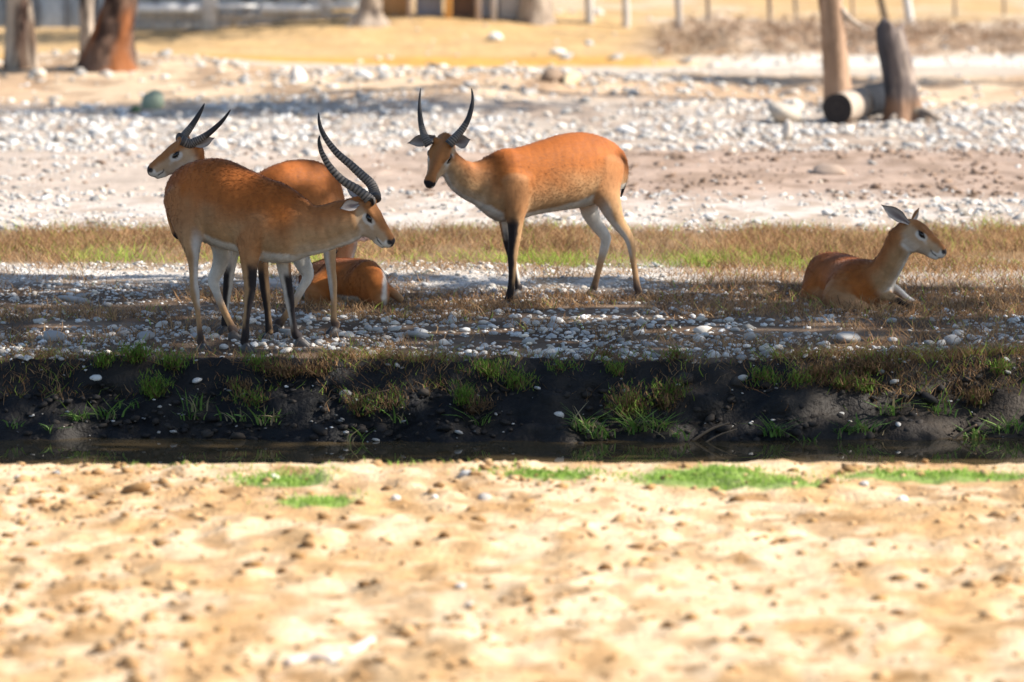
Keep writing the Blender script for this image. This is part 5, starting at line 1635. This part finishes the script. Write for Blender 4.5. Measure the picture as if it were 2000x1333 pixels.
# litter of dead branches on the right
r = np.random.default_rng(900)
n = 2600
x, y = r.uniform(2.0, 9.5, n), 57.2 + r.normal(0, 1.0, n) * 1.6 + 1.5
base = np.stack([x, y, gz(x, y) + r.uniform(0, 0.10, n)], -1)
c = mixc(A_([0.22, 0.13, 0.08]), A_([0.50, 0.38, 0.27]), r.random(n))
V, F, C = stems(base, r.uniform(0.02, 0.16, n), r.normal(0, 3.0, (n, 2)), np.full(n, 0.035), c, r, 1.2)
tag(obj('branch_litter', make_mesh('branch_litter', V, F, M_HERB, C, smooth=False)), 'litter of dead brown branches and bark beyond the white track', 'dead branches', None, 'stuff')

# low wall with white slabs on the left, panel fence behind it
gw = G(330, 66)
YW = gw[1]
mx = lambda px, Y=None: (px - 1000) / FPX * (Y or YW)
zw = float(gz(mx(450), YW)) - 0.05
wall = empty('low_wall', (mx(450), YW, zw), 'low pale stone wall with white coping slabs at the back left', 'wall')
px = 262.0
k = 0
wr = np.random.default_rng(77)
while px < 700:
    for row in range(2):
        L = wr.uniform(30, 48)
        m_ = box_mesh('stone', L / FPX * YW * 0.985, 0.25 + wr.uniform(-0.02, 0.02), 0.125, M_WALL, A_([0.47, 0.42, 0.37]) * wr.uniform(0.85, 1.12), 0.02)
        put('stone', m_, wall, mx(px + 20 + row * 9), YW + row * 0.004, zw + 0.06 + row * 0.128)
    px += 39
    k += 1
for a, b in ((262, 396), (512, 628), (640, 700), (425, 505)):
    lift = 0.31 if (a, b) in ((262, 396), (512, 628)) else 0.34
    put('coping_slab', box_mesh('coping_slab', (b - a) / FPX * YW, 0.34, 0.11 if lift < 0.32 else 0.05, M_WALL, (0.74, 0.72, 0.70), 0.015), wall, mx((a + b) / 2), YW - 0.03, zw + lift)
for a in (412, 635, 250):
    put('pillar', box_mesh('pillar', 0.22, 0.3, 0.62, M_WALL, (0.56, 0.51, 0.46), 0.02), wall, mx(a), YW + 0.01, zw + 0.29)
YP = YW + 2.5
zp = float(gz(mx(300, YP), YP))
pf = empty('panel_fence', (mx(300, YP), YP, zp), 'blue grey panel fence behind the low wall on the left', 'fence')
for k in range(13):
    a = -40 + 58 * k
    put('panel', box_mesh('panel', 54 / FPX * YP, 0.04, 1.5, M_WALL, A_([0.42, 0.49, 0.58]) * (0.8 + 0.4 * ((k * 7) % 5) / 5), 0.008), pf, mx(a + 27, YP), YP, zp + 0.75)
    put('panel_post', box_mesh('panel_post', 0.07, 0.09, 1.6, M_WALL, (0.20, 0.22, 0.26), 0.008), pf, mx(a, YP), YP - 0.02, zp + 0.78)
put('rail', box_mesh('rail', 740 / FPX * YP, 0.05, 0.08, M_WALL, (0.12, 0.14, 0.17), 0.008), pf, mx(310, YP), YP - 0.09, zp + 0.55)
# timber rails between the two pale trees
gt = G(870, 50)
YT = gt[1] + 0.6
zt = float(gz(mx(870, YT), YT))
tf = empty('timber_fence', (mx(870, YT), YT, zt), 'timber post and rail fence between two pale trees, one post bright orange', 'fence')
for a, w, c in ((800, 9, (0.46, 0.36, 0.30)), (876, 13, (0.56, 0.29, 0.09)), (934, 11, (0.44, 0.34, 0.28)), (965, 10, (0.52, 0.47, 0.44))):
    put('post', box_mesh('post', w / FPX * YT, 0.1, 1.4, M_WOOD, c, 0.01), tf, mx(a, YT), YT, zt + 0.6)
for zz in (0.36, 0.8):
    put('rail', box_mesh('rail', 190 / FPX * YT, 0.05, 0.10, M_WOOD, (0.10, 0.085, 0.08), 0.01), tf, mx(885, YT), YT + 0.09, zt + zz)
for k, (a, c) in enumerate(((772, (0.50, 0.28, 0.13)), (838, (0.32, 0.33, 0.40)), (905, (0.20, 0.13, 0.10)), (950, (0.36, 0.38, 0.44)), (992, (0.52, 0.50, 0.50)))):
    put('board', box_mesh('board', 52 / FPX * YT, 0.04, 1.1, M_WOOD, c, 0.01), tf, mx(a, YT), YT + 0.25, zt + 0.45 + 0.05 * (k % 2))
